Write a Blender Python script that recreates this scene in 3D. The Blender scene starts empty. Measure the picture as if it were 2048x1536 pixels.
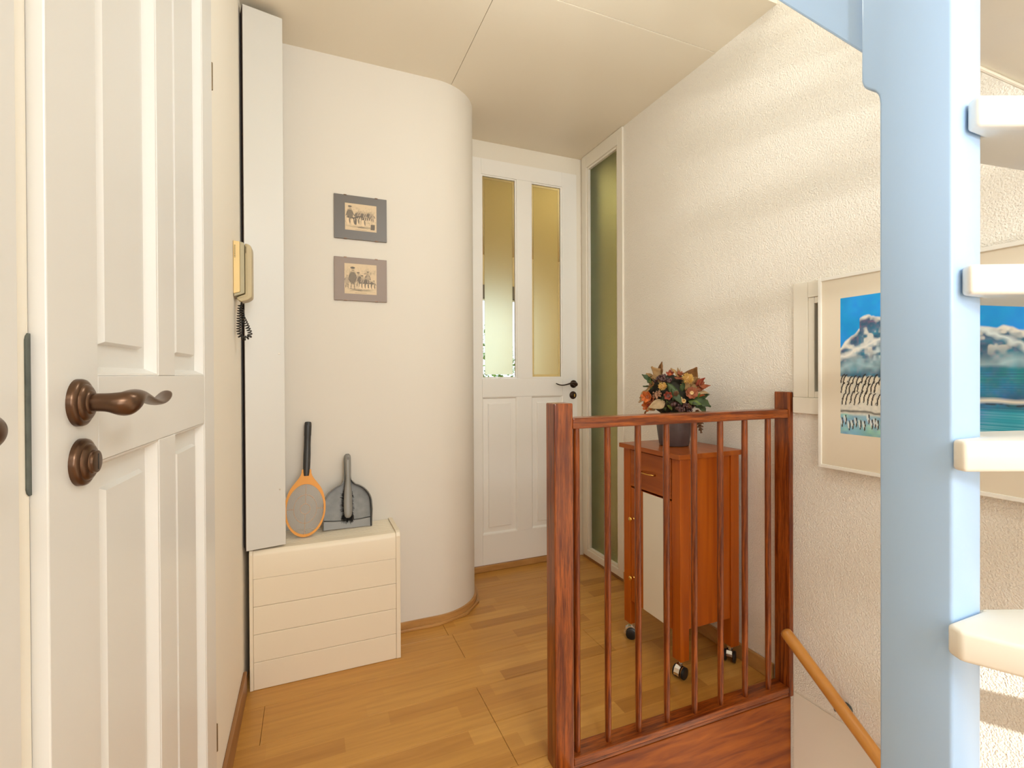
import bpy, bmesh, math, random
import numpy as np
from mathutils import Vector, Matrix
random.seed(7)
S = bpy.context.scene
COL = S.collection
R = math.radians

# ------------------------------------------------------------------ camera
cam_d = bpy.data.cameras.new('camera'); cam = bpy.data.objects.new('camera', cam_d)
COL.objects.link(cam); S.camera = cam
yaw, pitch, roll = 0.397468, -0.0052433, -0.0045717
fw = Vector((math.sin(yaw)*math.cos(pitch), math.cos(yaw)*math.cos(pitch), math.sin(pitch)))
rt = Vector((math.cos(yaw), -math.sin(yaw), 0)); up = rt.cross(fw)
c_, s_ = math.cos(roll), math.sin(roll)
rt2 = rt*c_ + up*s_; up2 = up*c_ - rt*s_
m = Matrix((rt2, up2, -fw)).transposed().to_4x4(); m.translation = Vector((0, 0, 1.15))
cam.matrix_world = m
cam_d.sensor_width = 36; cam_d.lens = 965.4/2048*36
cam_d.shift_y = (754.6-768)/2048; cam_d.clip_start = 0.01

# ------------------------------------------------------------------ world, sun, window light, exposure
W = bpy.data.worlds.new('world'); S.world = W; W.use_nodes = True
bg = W.node_tree.nodes['Background']; bg.inputs[0].default_value = (0.80, 0.90, 1.0, 1); bg.inputs[1].default_value = 2.2
def lamp(name, kind, loc, target, energy, color, **k):
    d = bpy.data.lights.new(name, kind); d.energy = energy; d.color = color
    for a, b in k.items(): setattr(d, a, b)
    o = bpy.data.objects.new(name, d); COL.objects.link(o); o.location = loc
    o.rotation_euler = (Vector(target)-Vector(loc)).to_track_quat('-Z', 'Y').to_euler()
    return o
SUN_DIR = Vector((0.90, 2.15, -0.85))
lamp('sun', 'SUN', (-3, -6, 5), Vector((-3, -6, 5))+SUN_DIR, 9.0, (1.0, 0.94, 0.84), angle=R(0.6))
lamp('window_daylight', 'AREA', (0.61, -3.16, 1.41), (0.61, 5, 1.41), 30, (0.97, 1.0, 1.0), shape='RECTANGLE', size=1.45, size_y=1.22)
lamp('roof_window_daylight', 'AREA', (0.55, -1.5, 2.46), (0.75, 1.6, .9), 52, (0.96, 1.0, 1.0), shape='RECTANGLE', size=1.1, size_y=.9)
lamp('hall_fill', 'POINT', (0.70, .98, 2.18), (0.70, .98, 0), 12, (0.96, 1.0, 0.95), shadow_soft_size=.16)  # added fill without a fixture, evens out the deep hall and ceiling
lamp('stairwell_fill', 'POINT', (1.05, .35, -1.35), (1, 0, -3), 15, (0.97, 1.0, 1.0), shadow_soft_size=.15)  # added fill down the stairwell, lifts the lower right wall
lamp('band_spot', 'SPOT', (0.04, -1.10, 1.57), (1.603, 1.12, 1.88), 58, (1.0, 0.97, 0.92), shadow_soft_size=.05, spot_size=R(48), spot_blend=.7)  # unseen spot added to throw soft light bands on the right wall
lamp('upper_landing_fill', 'AREA', (1.2, .25, 3.65), (1.2, .25, 0), 9, (0.96, 1.0, 1.0), shape='RECTANGLE', size=.6, size_y=1.2)  # added lamp in the closed stair void, lights the treads from above
lamp('back_room_fill', 'AREA', (2.6, 2.80, 1.7), (2.2, 6, 1.5), 50, (1.0, 0.96, 0.72), shape='RECTANGLE', size=1.0, size_y=1.2)  # added fill beside the door wall, brightens the room behind the glass
S.view_settings.view_transform = 'Standard'; S.view_settings.look = 'None'
S.view_settings.gamma = 1; S.view_settings.use_curve_mapping = False
S.view_settings.exposure = -0.05
S.cycles.use_denoising = True
S.cycles.max_bounces = 12; S.cycles.diffuse_bounces = 8; S.cycles.caustics_reflective = False
S.cycles.sample_clamp_indirect = 6

# ------------------------------------------------------------------ materials
def _new(name):
    mt = bpy.data.materials.new(name); mt.use_nodes = True
    return mt, mt.node_tree, mt.node_tree.nodes['Principled BSDF']
def plain(name, col, rough=0.5, metal=0.0, bump=None, coat=0, var=None, spec=None):
    mt, nt, b = _new(name)
    b.inputs['Base Color'].default_value = (*col, 1); b.inputs['Roughness'].default_value = rough
    b.inputs['Metallic'].default_value = metal
    if coat: b.inputs['Coat Weight'].default_value = coat; b.inputs['Coat Roughness'].default_value = 0.12
    if spec is not None: b.inputs['Specular IOR Level'].default_value = spec
    tc = nt.nodes.new('ShaderNodeTexCoord')
    if var:                                   # (scale, amount): gentle tonal variation
        n = nt.nodes.new('ShaderNodeTexNoise'); n.inputs['Scale'].default_value = var[0]; n.inputs['Detail'].default_value = 4
        nt.links.new(tc.outputs['Object'], n.inputs['Vector'])
        r = nt.nodes.new('ShaderNodeValToRGB')
        r.color_ramp.elements[0].position = .3; r.color_ramp.elements[1].position = .7
        r.color_ramp.elements[0].color = (*[c*(1-var[1]) for c in col], 1); r.color_ramp.elements[1].color = (*[min(1, c*(1+var[1])) for c in col], 1)
        nt.links.new(n.outputs['Fac'], r.inputs['Fac']); nt.links.new(r.outputs['Color'], b.inputs['Base Color'])
    if bump:                                  # (scale, strength, distance, stretch)
        mp = nt.nodes.new('ShaderNodeMapping')
        if len(bump) > 3: mp.inputs['Scale'].default_value = bump[3]
        n = nt.nodes.new('ShaderNodeTexNoise'); n.inputs['Scale'].default_value = bump[0]; n.inputs['Detail'].default_value = 3
        bp = nt.nodes.new('ShaderNodeBump'); bp.inputs['Strength'].default_value = bump[1]; bp.inputs['Distance'].default_value = bump[2]
        nt.links.new(tc.outputs['Object'], mp.inputs['Vector']); nt.links.new(mp.outputs['Vector'], n.inputs['Vector'])
        nt.links.new(n.outputs['Fac'], bp.inputs['Height']); nt.links.new(bp.outputs['Normal'], b.inputs['Normal'])
    return mt
def wood(name, dark, light, grain=(40, 40, 2.5), rough=0.3, coat=0.3, lo=.35, hi=.68, pores=0.0):
    mt, nt, b = _new(name)
    tc = nt.nodes.new('ShaderNodeTexCoord'); mp = nt.nodes.new('ShaderNodeMapping'); mp.inputs['Scale'].default_value = grain
    n = nt.nodes.new('ShaderNodeTexNoise'); n.inputs['Scale'].default_value = 1; n.inputs['Detail'].default_value = 6; n.inputs['Distortion'].default_value = .6
    r = nt.nodes.new('ShaderNodeValToRGB'); r.color_ramp.elements[0].position = lo; r.color_ramp.elements[1].position = hi
    r.color_ramp.elements[0].color = (*dark, 1); r.color_ramp.elements[1].color = (*light, 1)
    L = nt.links.new
    L(tc.outputs['Object'], mp.inputs['Vector']); L(mp.outputs['Vector'], n.inputs['Vector']); L(n.outputs['Fac'], r.inputs['Fac'])
    out = r.outputs['Color']
    if pores:
        mp2 = nt.nodes.new('ShaderNodeMapping'); mp2.inputs['Scale'].default_value = tuple(g*7 for g in grain)
        n2 = nt.nodes.new('ShaderNodeTexNoise'); n2.inputs['Scale'].default_value = 1; n2.inputs['Detail'].default_value = 2
        r2 = nt.nodes.new('ShaderNodeValToRGB'); r2.color_ramp.elements[0].position = .36; r2.color_ramp.elements[1].position = .52
        r2.color_ramp.elements[0].color = (1-pores, 1-pores, 1-pores, 1)
        mx = nt.nodes.new('ShaderNodeMix'); mx.data_type = 'RGBA'; mx.blend_type = 'MULTIPLY'; mx.inputs['Factor'].default_value = 1
        L(tc.outputs['Object'], mp2.inputs['Vector']); L(mp2.outputs['Vector'], n2.inputs['Vector']); L(n2.outputs['Fac'], r2.inputs['Fac'])
        L(out, mx.inputs['A']); L(r2.outputs['Color'], mx.inputs['B']); out = mx.outputs['Result']
    L(out, b.inputs['Base Color'])
    b.inputs['Roughness'].default_value = rough; b.inputs['Coat Weight'].default_value = coat; b.inputs['Coat Roughness'].default_value = .15; b.inputs['Specular IOR Level'].default_value = .3
    bp = nt.nodes.new('ShaderNodeBump'); bp.inputs['Strength'].default_value = .12; bp.inputs['Distance'].default_value = .001
    L(n.outputs['Fac'], bp.inputs['Height']); L(bp.outputs['Normal'], b.inputs['Normal'])
    return mt
def glass(name, col, rough, bump=None):
    mt, nt, b = _new(name)
    b.inputs['Base Color'].default_value = (*col, 1); b.inputs['Roughness'].default_value = rough
    b.inputs['Transmission Weight'].default_value = 1; b.inputs['IOR'].default_value = 1.3
    if bump:
        tc = nt.nodes.new('ShaderNodeTexCoord'); n = nt.nodes.new('ShaderNodeTexNoise'); mp = nt.nodes.new('ShaderNodeMapping')
        mp.inputs['Scale'].default_value = bump[3]
        n.inputs['Scale'].default_value = bump[0]; n.inputs['Detail'].default_value = 3
        bp = nt.nodes.new('ShaderNodeBump'); bp.inputs['Strength'].default_value = bump[1]; bp.inputs['Distance'].default_value = bump[2]
        nt.links.new(tc.outputs['Object'], mp.inputs['Vector']); nt.links.new(mp.outputs['Vector'], n.inputs['Vector'])
        nt.links.new(n.outputs['Fac'], bp.inputs['Height']); nt.links.new(bp.outputs['Normal'], b.inputs['Normal'])
    return mt
def vcol(name, rough=.6, bump=0):
    mt, nt, b = _new(name)
    a = nt.nodes.new('ShaderNodeVertexColor'); a.layer_name = 'Col'
    nt.links.new(a.outputs['Color'], b.inputs['Base Color']); b.inputs['Roughness'].default_value = rough
    return mt

CREAM = (0.84, 0.79, 0.695)
M = {}
M['wall'] = plain('smooth cream plaster', CREAM, .9, bump=(60, .08, .002))
M['wall_rough'] = plain('stippled cream plaster', (0.86, 0.815, 0.735), .9, bump=(215, .9, .005))
M['wall_back'] = plain('darkened cream plaster', (0.69, 0.645, 0.57), .9, bump=(60, .08, .002))  # cream plaster copy, darkened because this wall gets too much light
M['ceiling'] = plain('ceiling paint', (0.83, 0.765, 0.64), .95, bump=(50, .05, .002))
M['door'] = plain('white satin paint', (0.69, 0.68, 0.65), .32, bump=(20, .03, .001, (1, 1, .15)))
M['door_far'] = plain('lightened white paint', (0.86, 0.845, 0.80), .32)  # same white paint as the near door, lightened for the dim hall end
M['frame'] = plain('cream gloss paint', (0.80, 0.755, 0.66), .35)
M['cover'] = plain('ivory lacquer', (0.76, 0.67, 0.52), .42)
M['cover_dark'] = plain('dark void', (0.03, 0.02, 0.015), .8)
M['board'] = plain('white melamine', (0.62, 0.605, 0.56), .35)
M['gap_shade'] = plain('dark gap shade', (0.045, 0.022, 0.012), .9)  # near black, stands for the shade in the gap beside the board
M['blue'] = plain('pale blue gloss paint', (0.40, 0.585, 0.86), .28, bump=(30, .14, .002, (1, 1, .12)))
M['white_gloss'] = plain('white gloss paint', (0.83, 0.80, 0.72), .25, bump=(25, .1, .002, (.3, 1, 1)))
M['mahogany'] = wood('mahogany upright', (0.11, 0.017, 0.003), (0.36, 0.086, 0.012), (95, 95, 5), .28, .45, pores=.35)
M['mahogany_x'] = wood('mahogany lengthwise', (0.12, 0.019, 0.003), (0.39, 0.096, 0.013), (5, 95, 95), .28, .45, pores=.35)
M['mahogany_panel'] = wood('varnished stair fascia', (0.15, 0.025, 0.003), (0.40, 0.105, 0.009), (5, 26, 40), .42, .05, .28, .74)
M['cherry'] = wood('cherry laminate', (0.33, 0.062, 0.002), (0.47, 0.108, 0.004), (26, 26, 1.6), .33, .15)
M['cherry_h'] = wood('cherry laminate flat', (0.27, 0.055, 0.004), (0.40, 0.098, 0.008), (26, 1.6, 26), .3, .2)
M['beech'] = wood('beech trim', (0.40, 0.20, 0.06), (0.52, 0.28, 0.095), (6, 6, 30), .4, .15)
M['brown_trim'] = wood('brown skirting', (0.26, 0.115, 0.04), (0.34, 0.165, 0.06), (30, 3, 30), .45, .1)
M['handrail'] = wood('amber beech rod', (0.46, 0.19, 0.035), (0.60, 0.27, 0.055), (30, 4, 8), .3, .4)
M['bronze'] = plain('brown bronze', (0.115, 0.062, 0.035), .28, .75)
M['bronze_dark'] = plain('dark bronze', (0.055, 0.032, 0.02), .3, .7)
M['steel'] = plain('grey zinc', (0.105, 0.12, 0.105), .5, .4, var=(60, .25))
M['hinge'] = plain('dull brass hinge', (0.22, 0.16, 0.09), .45, .6)
M['brass'] = plain('polished brass', (0.75, 0.46, 0.11), .2, 1)
M['chrome'] = plain('chrome', (0.75, 0.73, 0.70), .12, 1)
M['black'] = plain('black plastic', (0.012, 0.011, 0.011), .35)
M['orange'] = plain('orange plastic', (0.70, 0.27, 0.004), .45)
M['orange_rib'] = plain('orange rib', (0.68, 0.33, 0.10), .5)
M['grip'] = plain('black grip', (0.035, 0.033, 0.03), .45, bump=(300, .3, .001))
M['wire'] = plain('fine steel wire', (0.42, 0.37, 0.31), .5, .3)
M['grey_pan'] = plain('grey plastic', (0.20, 0.195, 0.175), .4, var=(35, .16))
M['grey_dark'] = plain('dark grey plastic', (0.07, 0.07, 0.065), .45)
M['grey_light'] = plain('brush grey plastic', (0.235, 0.225, 0.20), .35)
M['bristle'] = plain('black bristle', (0.008, 0.008, 0.008), .7)
M['phone_y'] = plain('yellowed plastic', (0.77, 0.57, 0.26), .45)
M['phone_g'] = plain('olive grey plastic', (0.40, 0.35, 0.22), .45)
M['phone_h'] = plain('tan plastic', (0.47, 0.385, 0.225), .4)
M['slot'] = plain('slot shadow', (0.10, 0.07, 0.03), .8)
M['cord'] = plain('black cord', (0.02, 0.016, 0.012), .4)
M['mount_dark'] = plain('slate mount', (0.115, 0.098, 0.082), .4)
M['mount_brown'] = plain('taupe mount', (0.225, 0.155, 0.11), .4)
M['print'] = vcol('engraving', .5)
M['paint'] = vcol('oil paint', .35)
M['mat'] = plain('cream passepartout', (0.74, 0.66, 0.53), .7)
M['white_frame'] = plain('white picture frame', (0.84, 0.82, 0.76), .35)
M['frosted'] = glass('frosted pane', (0.90, 0.87, 0.62), .50)
M['clear'] = glass('clear bevel', (0.95, 0.97, 0.93), 0.0)
M['ribbed'] = glass('green rippled glass', (0.55, 0.63, 0.47), .42, (30, .4, .004, (1, 1.6, 4)))
M['roomtan'] = plain('tan room paint', (0.60, 0.47, 0.26), .9)
M['curtain'] = plain('brown blind', (0.12, 0.10, 0.08), .8)
M['sub'] = plain('subfloor', (0.35, 0.2, 0.09), .8)
M['panelwhite'] = plain('white laminate', (0.76, 0.72, 0.62), .3)
M['screw'] = plain('screw zinc', (0.55, 0.50, 0.42), .35, .8)
M['vase'] = plain('dusky plum ceramic', (0.088, 0.058, 0.055), .45, var=(14, .3), bump=(25, .15, .003, (1, 1, 5)))

# laminate floor: three strips per board, printed tones
def floor_mat():
    mt, nt, b = _new('beech strip laminate'); L = nt.links.new; N = nt.nodes.new
    tc = N('ShaderNodeTexCoord'); mp = N('ShaderNodeMapping'); mp.inputs['Location'].default_value = (0.13, -0.1367, 0)
    br = N('ShaderNodeTexBrick'); br.offset = .39; br.offset_frequency = 2; br.squash = 1.35; br.squash_frequency = 3
    br.inputs['Scale'].default_value = 1; br.inputs['Mortar Size'].default_value = 0.0004; br.inputs['Brick Width'].default_value = .37; br.inputs['Row Height'].default_value = .06433
    br.inputs['Color1'].default_value = (0, 0, 0, 1); br.inputs['Color2'].default_value = (1, 1, 1, 1); br.inputs['Mortar'].default_value = (.3, .3, .3, 1)
    r = N('ShaderNodeValToRGB'); e = r.color_ramp.elements
    e[0].color = (0.42, 0.188, 0.034, 1); e[1].color = (0.61, 0.318, 0.072, 1)
    x = e.new(.25); x.color = (0.53, 0.255, 0.050, 1); x = e.new(.7); x.color = (0.545, 0.27, 0.055, 1)
    mp2 = N('ShaderNodeMapping'); mp2.inputs['Scale'].default_value = (4, 55, 1)
    n = N('ShaderNodeTexNoise'); n.inputs['Scale'].default_value = 1; n.inputs['Detail'].default_value = 5; n.inputs['Distortion'].default_value = .5
    r2 = N('ShaderNodeValToRGB'); r2.color_ramp.elements[0].position = .3; r2.color_ramp.elements[1].position = .62
    r2.color_ramp.elements[0].color = (.80, .76, .70, 1); r2.color_ramp.elements[1].color = (1, 1, 1, 1)
    mx = N('ShaderNodeMix'); mx.data_type = 'RGBA'; mx.blend_type = 'MULTIPLY'; mx.inputs['Factor'].default_value = .8
    L(tc.outputs['Object'], mp.inputs['Vector']); L(mp.outputs['Vector'], br.inputs['Vector']); L(br.outputs['Color'], r.inputs['Fac'])
    L(tc.outputs['Object'], mp2.inputs['Vector']); L(mp2.outputs['Vector'], n.inputs['Vector']); L(n.outputs['Fac'], r2.inputs['Fac'])
    L(r.outputs['Color'], mx.inputs['A']); L(r2.outputs['Color'], mx.inputs['B']); L(mx.outputs['Result'], b.inputs['Base Color'])
    b.inputs['Roughness'].default_value = .36; b.inputs['Coat Weight'].default_value = .1
    return mt
M['laminate'] = floor_mat()

# ------------------------------------------------------------------ helpers
ROOT = {}                                      # object name -> world origin its vertices are relative to
def org(p): return ROOT.get(p.name, Vector((0, 0, 0))) if p else Vector((0, 0, 0))
def link_mesh(name, me, mat, parent=None, smooth=False):
    o = bpy.data.objects.new(name, me); COL.objects.link(o)
    if mat: me.materials.append(M[mat] if isinstance(mat, str) else mat)
    if parent: o.parent = parent; ROOT[o.name] = org(parent)
    if smooth:
        for p in me.polygons: p.use_smooth = True
    return o
def put(name, bm, mat, parent=None, smooth=False, origin=None):
    """link a bmesh (world coordinates) as ONE object"""
    bmesh.ops.recalc_face_normals(bm, faces=bm.faces)
    off = org(parent) if parent else (Vector(origin) if origin else Vector((0, 0, 0)))
    bmesh.ops.translate(bm, verts=bm.verts, vec=-off)
    me = bpy.data.meshes.new(name); bm.to_mesh(me); bm.free()
    o = link_mesh(name, me, mat, parent, smooth)
    if not parent: o.location = off; ROOT[o.name] = off
    return o
def tag(o, label=None, cat=None, group=None, kind=None):
    if label: o['label'] = label
    if cat: o['category'] = cat
    if group: o['group'] = group
    if kind: o['kind'] = kind
    return o
def thing(name, loc, label, cat, group=None):
    o = bpy.data.objects.new(name, None); COL.objects.link(o); o.location = loc; o.empty_display_size = .05
    ROOT[o.name] = Vector(loc)
    return tag(o, label, cat, group)
def shell(name, loc=(0, 0, 0)):
    o = bpy.data.objects.new(name, None); COL.objects.link(o); o.location = loc; ROOT[o.name] = Vector(loc); o['kind'] = 'structure'; o.empty_display_size = .05
    return o
def box_bm(lo, hi, bevel=0, seg=2, bm=None, T=None):
    b2 = bmesh.new(); lo, hi = Vector(lo), Vector(hi)
    bmesh.ops.create_cube(b2, size=1, matrix=Matrix.Translation((lo+hi)/2) @ Matrix.Diagonal((*(hi-lo), 1)))
    if bevel: bmesh.ops.bevel(b2, geom=b2.edges[:], offset=bevel, segments=seg, affect='EDGES', profile=.5)
    if T is not None: bmesh.ops.transform(b2, matrix=T, verts=b2.verts)
    if bm is None: return b2
    me = bpy.data.meshes.new('t'); b2.to_mesh(me); b2.free(); bm.from_mesh(me); bpy.data.meshes.remove(me); return bm
def box(name, lo, hi, mat, parent=None, bevel=0, seg=2, T=None, smooth=False, origin=None):
    return put(name, box_bm(lo, hi, bevel, seg, None, T), mat, parent, smooth, origin)
def prism_bm(poly, z0, z1, axis='Z', bevel=0, seg=2, T=None, edges='ALL'):
    """extrude 2-D outline: axis Z -> (x,y); X -> (y,z); Y -> (x,z)"""
    f = {'Z': lambda p, t: (p[0], p[1], t), 'X': lambda p, t: (t, p[0], p[1]), 'Y': lambda p, t: (p[0], t, p[1])}[axis]
    bm = bmesh.new()
    a = [bm.verts.new(f(p, z0)) for p in poly]; b = [bm.verts.new(f(p, z1)) for p in poly]; n = len(poly)
    bm.faces.new(a); bm.faces.new(b[::-1])
    for i in range(n): bm.faces.new((a[i], b[i], b[(i+1) % n], a[(i+1) % n]))
    bmesh.ops.recalc_face_normals(bm, faces=bm.faces)
    if bevel: bmesh.ops.bevel(bm, geom=bm.edges[:], offset=bevel, segments=seg, affect='EDGES', profile=.5)
    if T is not None: bmesh.ops.transform(bm, matrix=T, verts=bm.verts)
    return bm
def prism(name, poly, z0, z1, mat, parent=None, axis='Z', bevel=0, seg=2, T=None, smooth=False):
    return put(name, prism_bm(poly, z0, z1, axis, bevel, seg, T), mat, parent, smooth)
def lathe_bm(prof, n=24, T=None, cap=True):
    """prof: list (radius, height) about +Z"""
    bm = bmesh.new(); rings = []
    for r, h in prof:
        rings.append([bm.verts.new((r*math.cos(2*math.pi*i/n), r*math.sin(2*math.pi*i/n), h)) for i in range(n)])
    for a, b in zip(rings, rings[1:]):
        for i in range(n): bm.faces.new((a[i], a[(i+1) % n], b[(i+1) % n], b[i]))
    if cap:
        bm.faces.new(rings[0][::-1]); bm.faces.new(rings[-1])
    if T is not None: bmesh.ops.transform(bm, matrix=T, verts=bm.verts)
    return bm
def tube_bm(path, rad, n=10, upv=(0, 0, 1), bm=None):
    """sweep; rad: scalar, list of scalars or list of (side, up) half widths"""
    bm = bm or bmesh.new(); P = [Vector(p) for p in path]; rings = []
    for i, p in enumerate(P):
        t = (P[min(i+1, len(P)-1)]-P[max(i-1, 0)]).normalized(); u = Vector(upv)
        sd = t.cross(u)
        if sd.length < 1e-4: sd = t.cross(Vector((1, 0, 0)))
        sd.normalize(); u2 = sd.cross(t).normalized()
        r = rad[i] if isinstance(rad, (list, tuple)) else rad
        a, b = r if isinstance(r, (list, tuple)) else (r, r)
        rings.append([bm.verts.new(p + sd*a*math.cos(2*math.pi*k/n) + u2*b*math.sin(2*math.pi*k/n)) for k in range(n)])
    for a, b in zip(rings, rings[1:]):
        for k in range(n): bm.faces.new((a[k], a[(k+1) % n], b[(k+1) % n], b[k]))
    bm.faces.new(rings[0][::-1]); bm.faces.new(rings[-1])
    return bm
def axes(o, x, y, z):
    m = Matrix((Vector(x), Vector(y), Vector(z))).transposed().to_4x4(); m.translation = Vector(o); return m
def smooth_angle(o, ang=40):
    me = o.data
    for p in me.polygons: p.use_smooth = True
    me.set_sharp_from_angle(angle=R(ang)); return o
def grid_image(name, arr, T, mat, parent):
    """flat print: arr (h, w, 3) linear colour, bottom row first; T maps u,v in 0..1 to the world"""
    h, w, _ = arr.shape
    u, v = np.meshgrid(np.arange(w+1)/w, np.arange(h+1)/h)
    o_ = np.array(T(0, 0)); du = np.array(T(1, 0))-o_; dv = np.array(T(0, 1))-o_
    co = o_ + u[..., None]*du + v[..., None]*dv - np.array(org(parent))
    idx = np.arange((h+1)*(w+1)).reshape(h+1, w+1)
    faces = np.stack([idx[:-1, :-1], idx[:-1, 1:], idx[1:, 1:], idx[1:, :-1]], -1).reshape(-1, 4)
    me = bpy.data.meshes.new(name)
    me.vertices.add(co.size//3); me.vertices.foreach_set('co', co.reshape(-1).astype(np.float32))
    nf = len(faces); me.loops.add(nf*4); me.polygons.add(nf)
    me.loops.foreach_set('vertex_index', faces.reshape(-1).astype(np.int32))
    me.polygons.foreach_set('loop_start', np.arange(0, nf*4, 4, dtype=np.int32))
    me.update(calc_edges=True)
    ca = me.color_attributes.new('Col', 'FLOAT_COLOR', 'CORNER')
    c4 = np.concatenate([arr.reshape(-1, 3), np.ones((nf, 1))], 1).repeat(4, 0)
    ca.data.foreach_set('color', c4.reshape(-1).astype(np.float32))
    return link_mesh(name, me, mat, parent)

XW, YW, YD, ZC = 1.603, 2.195, 2.667, 2.515     # right wall, picture wall, door wall, ceiling
XL = -0.226

# ------------------------------------------------------------------ floor: boards laid along X
slab = shell('floor')
put('subfloor', prism_bm([(-.48, -3.24), (XW, -3.24), (XW, -1.72), (.70, -1.72), (.70, 1.264), (XW, 1.264), (XW, 2.72), (-.48, 2.72)], -.20, -.009), 'sub', slab)
def plank(x0, x1, y0, y1):
    g = .0006
    box('plank', (x0+g, y0+g, -.0088), (x1-g, y1-g, 0), 'laminate', slab, .0007, 1)
rows = [1.301+.193*k for k in range(-24, 9)]
joint = {0: .56, 1: -.72+.0, 2: -.15, 3: .577}
for k, y0 in enumerate(rows):
    idx = k-24
    j = joint.get(idx, (.56, -.08, .31, -.33)[idx % 4]) % 1.28
    for a, b in ((y0, y0+.193),):
        spans = []
        if b <= 1.264: spans = [(a, b, -.46, .70 if b > -1.72 else XW)]
        elif a >= 1.264: spans = [(a, min(b, 2.70), XL-.02, XW)]
        else: spans = [(a, 1.264, -.46, .70), (1.264, b, XL-.02, XW)]
        for a2, b2, xa, xb in spans:
            if b2-a2 < .01 or b2 < -3.2: continue
            a2 = max(a2, -3.22)
            x = j-1.28*2
            while x < xb:
                s0, s1 = max(x, xa), min(x+1.28, xb)
                if s1-s0 > .01: plank(s0, s1, a2, b2)
                x += 1.28

# ------------------------------------------------------------------ ceiling boards with hairline joints
ceil = shell('ceiling')
g = .0012
box('ceiling_panel', (-.48, -3.24, ZC+.0015), (.802, 1.562-g, ZC+.034), 'ceiling', ceil)
box('ceiling_panel', (.802, 1.27, ZC+.0015), (XW, 1.562-g, ZC+.034), 'ceiling', ceil)
box('ceiling_panel', (.802, -3.24, ZC+.0015), (XW, -.70, ZC+.034), 'ceiling', ceil)
box('ceiling_panel', (-.42, 1.562+g, ZC), (.624-g, 2.75, ZC+.03), 'ceiling', ceil)
box('ceiling_panel', (.624+g, 1.562+g, ZC), (XW, 2.75, ZC+.03), 'ceiling', ceil)
box('ceiling_backing', (-.48, -3.24, ZC+.034), (.802, 2.75, ZC+.10), 'ceiling', ceil)
box('ceiling_backing', (.802, 1.27, ZC+.034), (XW, 2.75, ZC+.10), 'ceiling', ceil)
box('ceiling_backing', (.802, -3.24, ZC+.034), (XW, -.70, ZC+.10), 'ceiling', ceil)
# stair opening to the upper floor
up_ = shell('wall_upper')
box('wall_section', (.702, -.80, ZC+.10), (.802, 1.37, 3.7), 'wall', up_)
box('wall_section', (.802, 1.27, ZC+.10), (XW, 1.37, 3.7), 'wall', up_)
box('wall_section', (.802, -.80, ZC+.10), (XW, -.70, 3.7), 'wall', up_)
box('wall_section', (XW, -.80, 2.54), (XW+.10, 1.37, 3.7), 'wall', up_)
box('upper_ceiling', (.702, -.80, 3.7), (XW+.10, 1.37, 3.8), 'ceiling', up_)


# ------------------------------------------------------------------ walls
# right wall, with the tall side light (y 2.265..2.585) and a small high window (y .80..1.145)
wr = shell('wall_right')
def rw(a, b, z0, z1): box('wall_section', (XW, a, z0), (XW+.10, b, z1), 'wall_rough', wr)
rw(-3.24, .80, -2.6, 2.54); rw(.80, 1.145, -2.6, 1.066); rw(.80, 1.145, 1.412, 2.54); rw(1.145, 2.262, -2.6, 2.54)
rw(2.262, 2.588, -.2, .055); rw(2.262, 2.588, 2.432, 2.54); rw(2.588, 2.76, -.2, 2.54)
box('stair_panel', (XW-.003, -1.6, -2.6), (XW, 1.206, .006), 'frame', wr)
# left wall: straight part beyond the door, then the part that holds the doors (2.5 degrees askew)
DA = R(2.5)
DU = Vector((math.sin(DA), math.cos(DA), 0)); DN = Vector((math.cos(DA), -math.sin(DA), 0)); DO = Vector((-.2412, .624, 0))
TD = axes(DO, DU, DN, (0, 0, 1))               # local: s along the wall, n into the hall, z
wl = shell('wall_left')
box('wall_section', (XL-.10, 1.342, -.1), (XL, 2.72, 2.54), 'wall', wl)
box('wall_section', (.715, -.14, -.1), (.725, -.017, 2.54), 'wall', wl, T=TD)
box('wall_section', (-.10, -.14, 2.33), (.715, -.017, 2.54), 'wall', wl, T=TD)
box('wall_section', (-4.0, -.14, 2.33), (-.10, -.017, 2.54), 'wall', wl, T=TD)
box('wall_section', (-4.0, -.14, -.1), (-.86, -.017, 2.33), 'wall', wl, T=TD)
# picture wall with the rounded corner
arc = [(.541+.25*math.cos(R(a)), 2.445+.25*math.sin(R(a))) for a in range(-90, 1, 3)]
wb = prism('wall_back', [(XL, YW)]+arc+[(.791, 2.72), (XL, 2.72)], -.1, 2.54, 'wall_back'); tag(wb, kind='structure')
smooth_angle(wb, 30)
# wall with the glazed door
wd = shell('wall_far')
box('wall_section', (.791, YD, 2.425), (XW, YD+.08, 2.54), 'wall', wd)
# wall behind the camera, with its window opening
wf = shell('wall_front')
box('wall_section', (-.60, -3.32, -.1), (-.12, -3.24, 2.54), 'wall', wf)
box('wall_section', (1.35, -3.32, -.1), (XW+.1, -3.24, 2.54), 'wall', wf)
box('wall_section', (-.12, -3.32, -.1), (1.35, -3.24, .80), 'wall', wf)
box('wall_section', (-.12, -3.32, 2.02), (1.35, -3.24, 2.54), 'wall', wf)
# stairwell below the landing
ws = shell('wall_stairwell')
box('wall_section', (.64, -1.72, -2.6), (.70, 1.264, -.2), 'wall', ws)
box('wall_section', (.70, 1.264, -2.6), (XW, 1.30, -.2), 'wall', ws)
box('wall_section', (.64, -1.80, -2.6), (XW, -1.72, -.2), 'wall', ws)
box('lower_floor', (.64, -1.72, -2.66), (XW, 1.30, -2.6), 'sub', ws)

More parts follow.
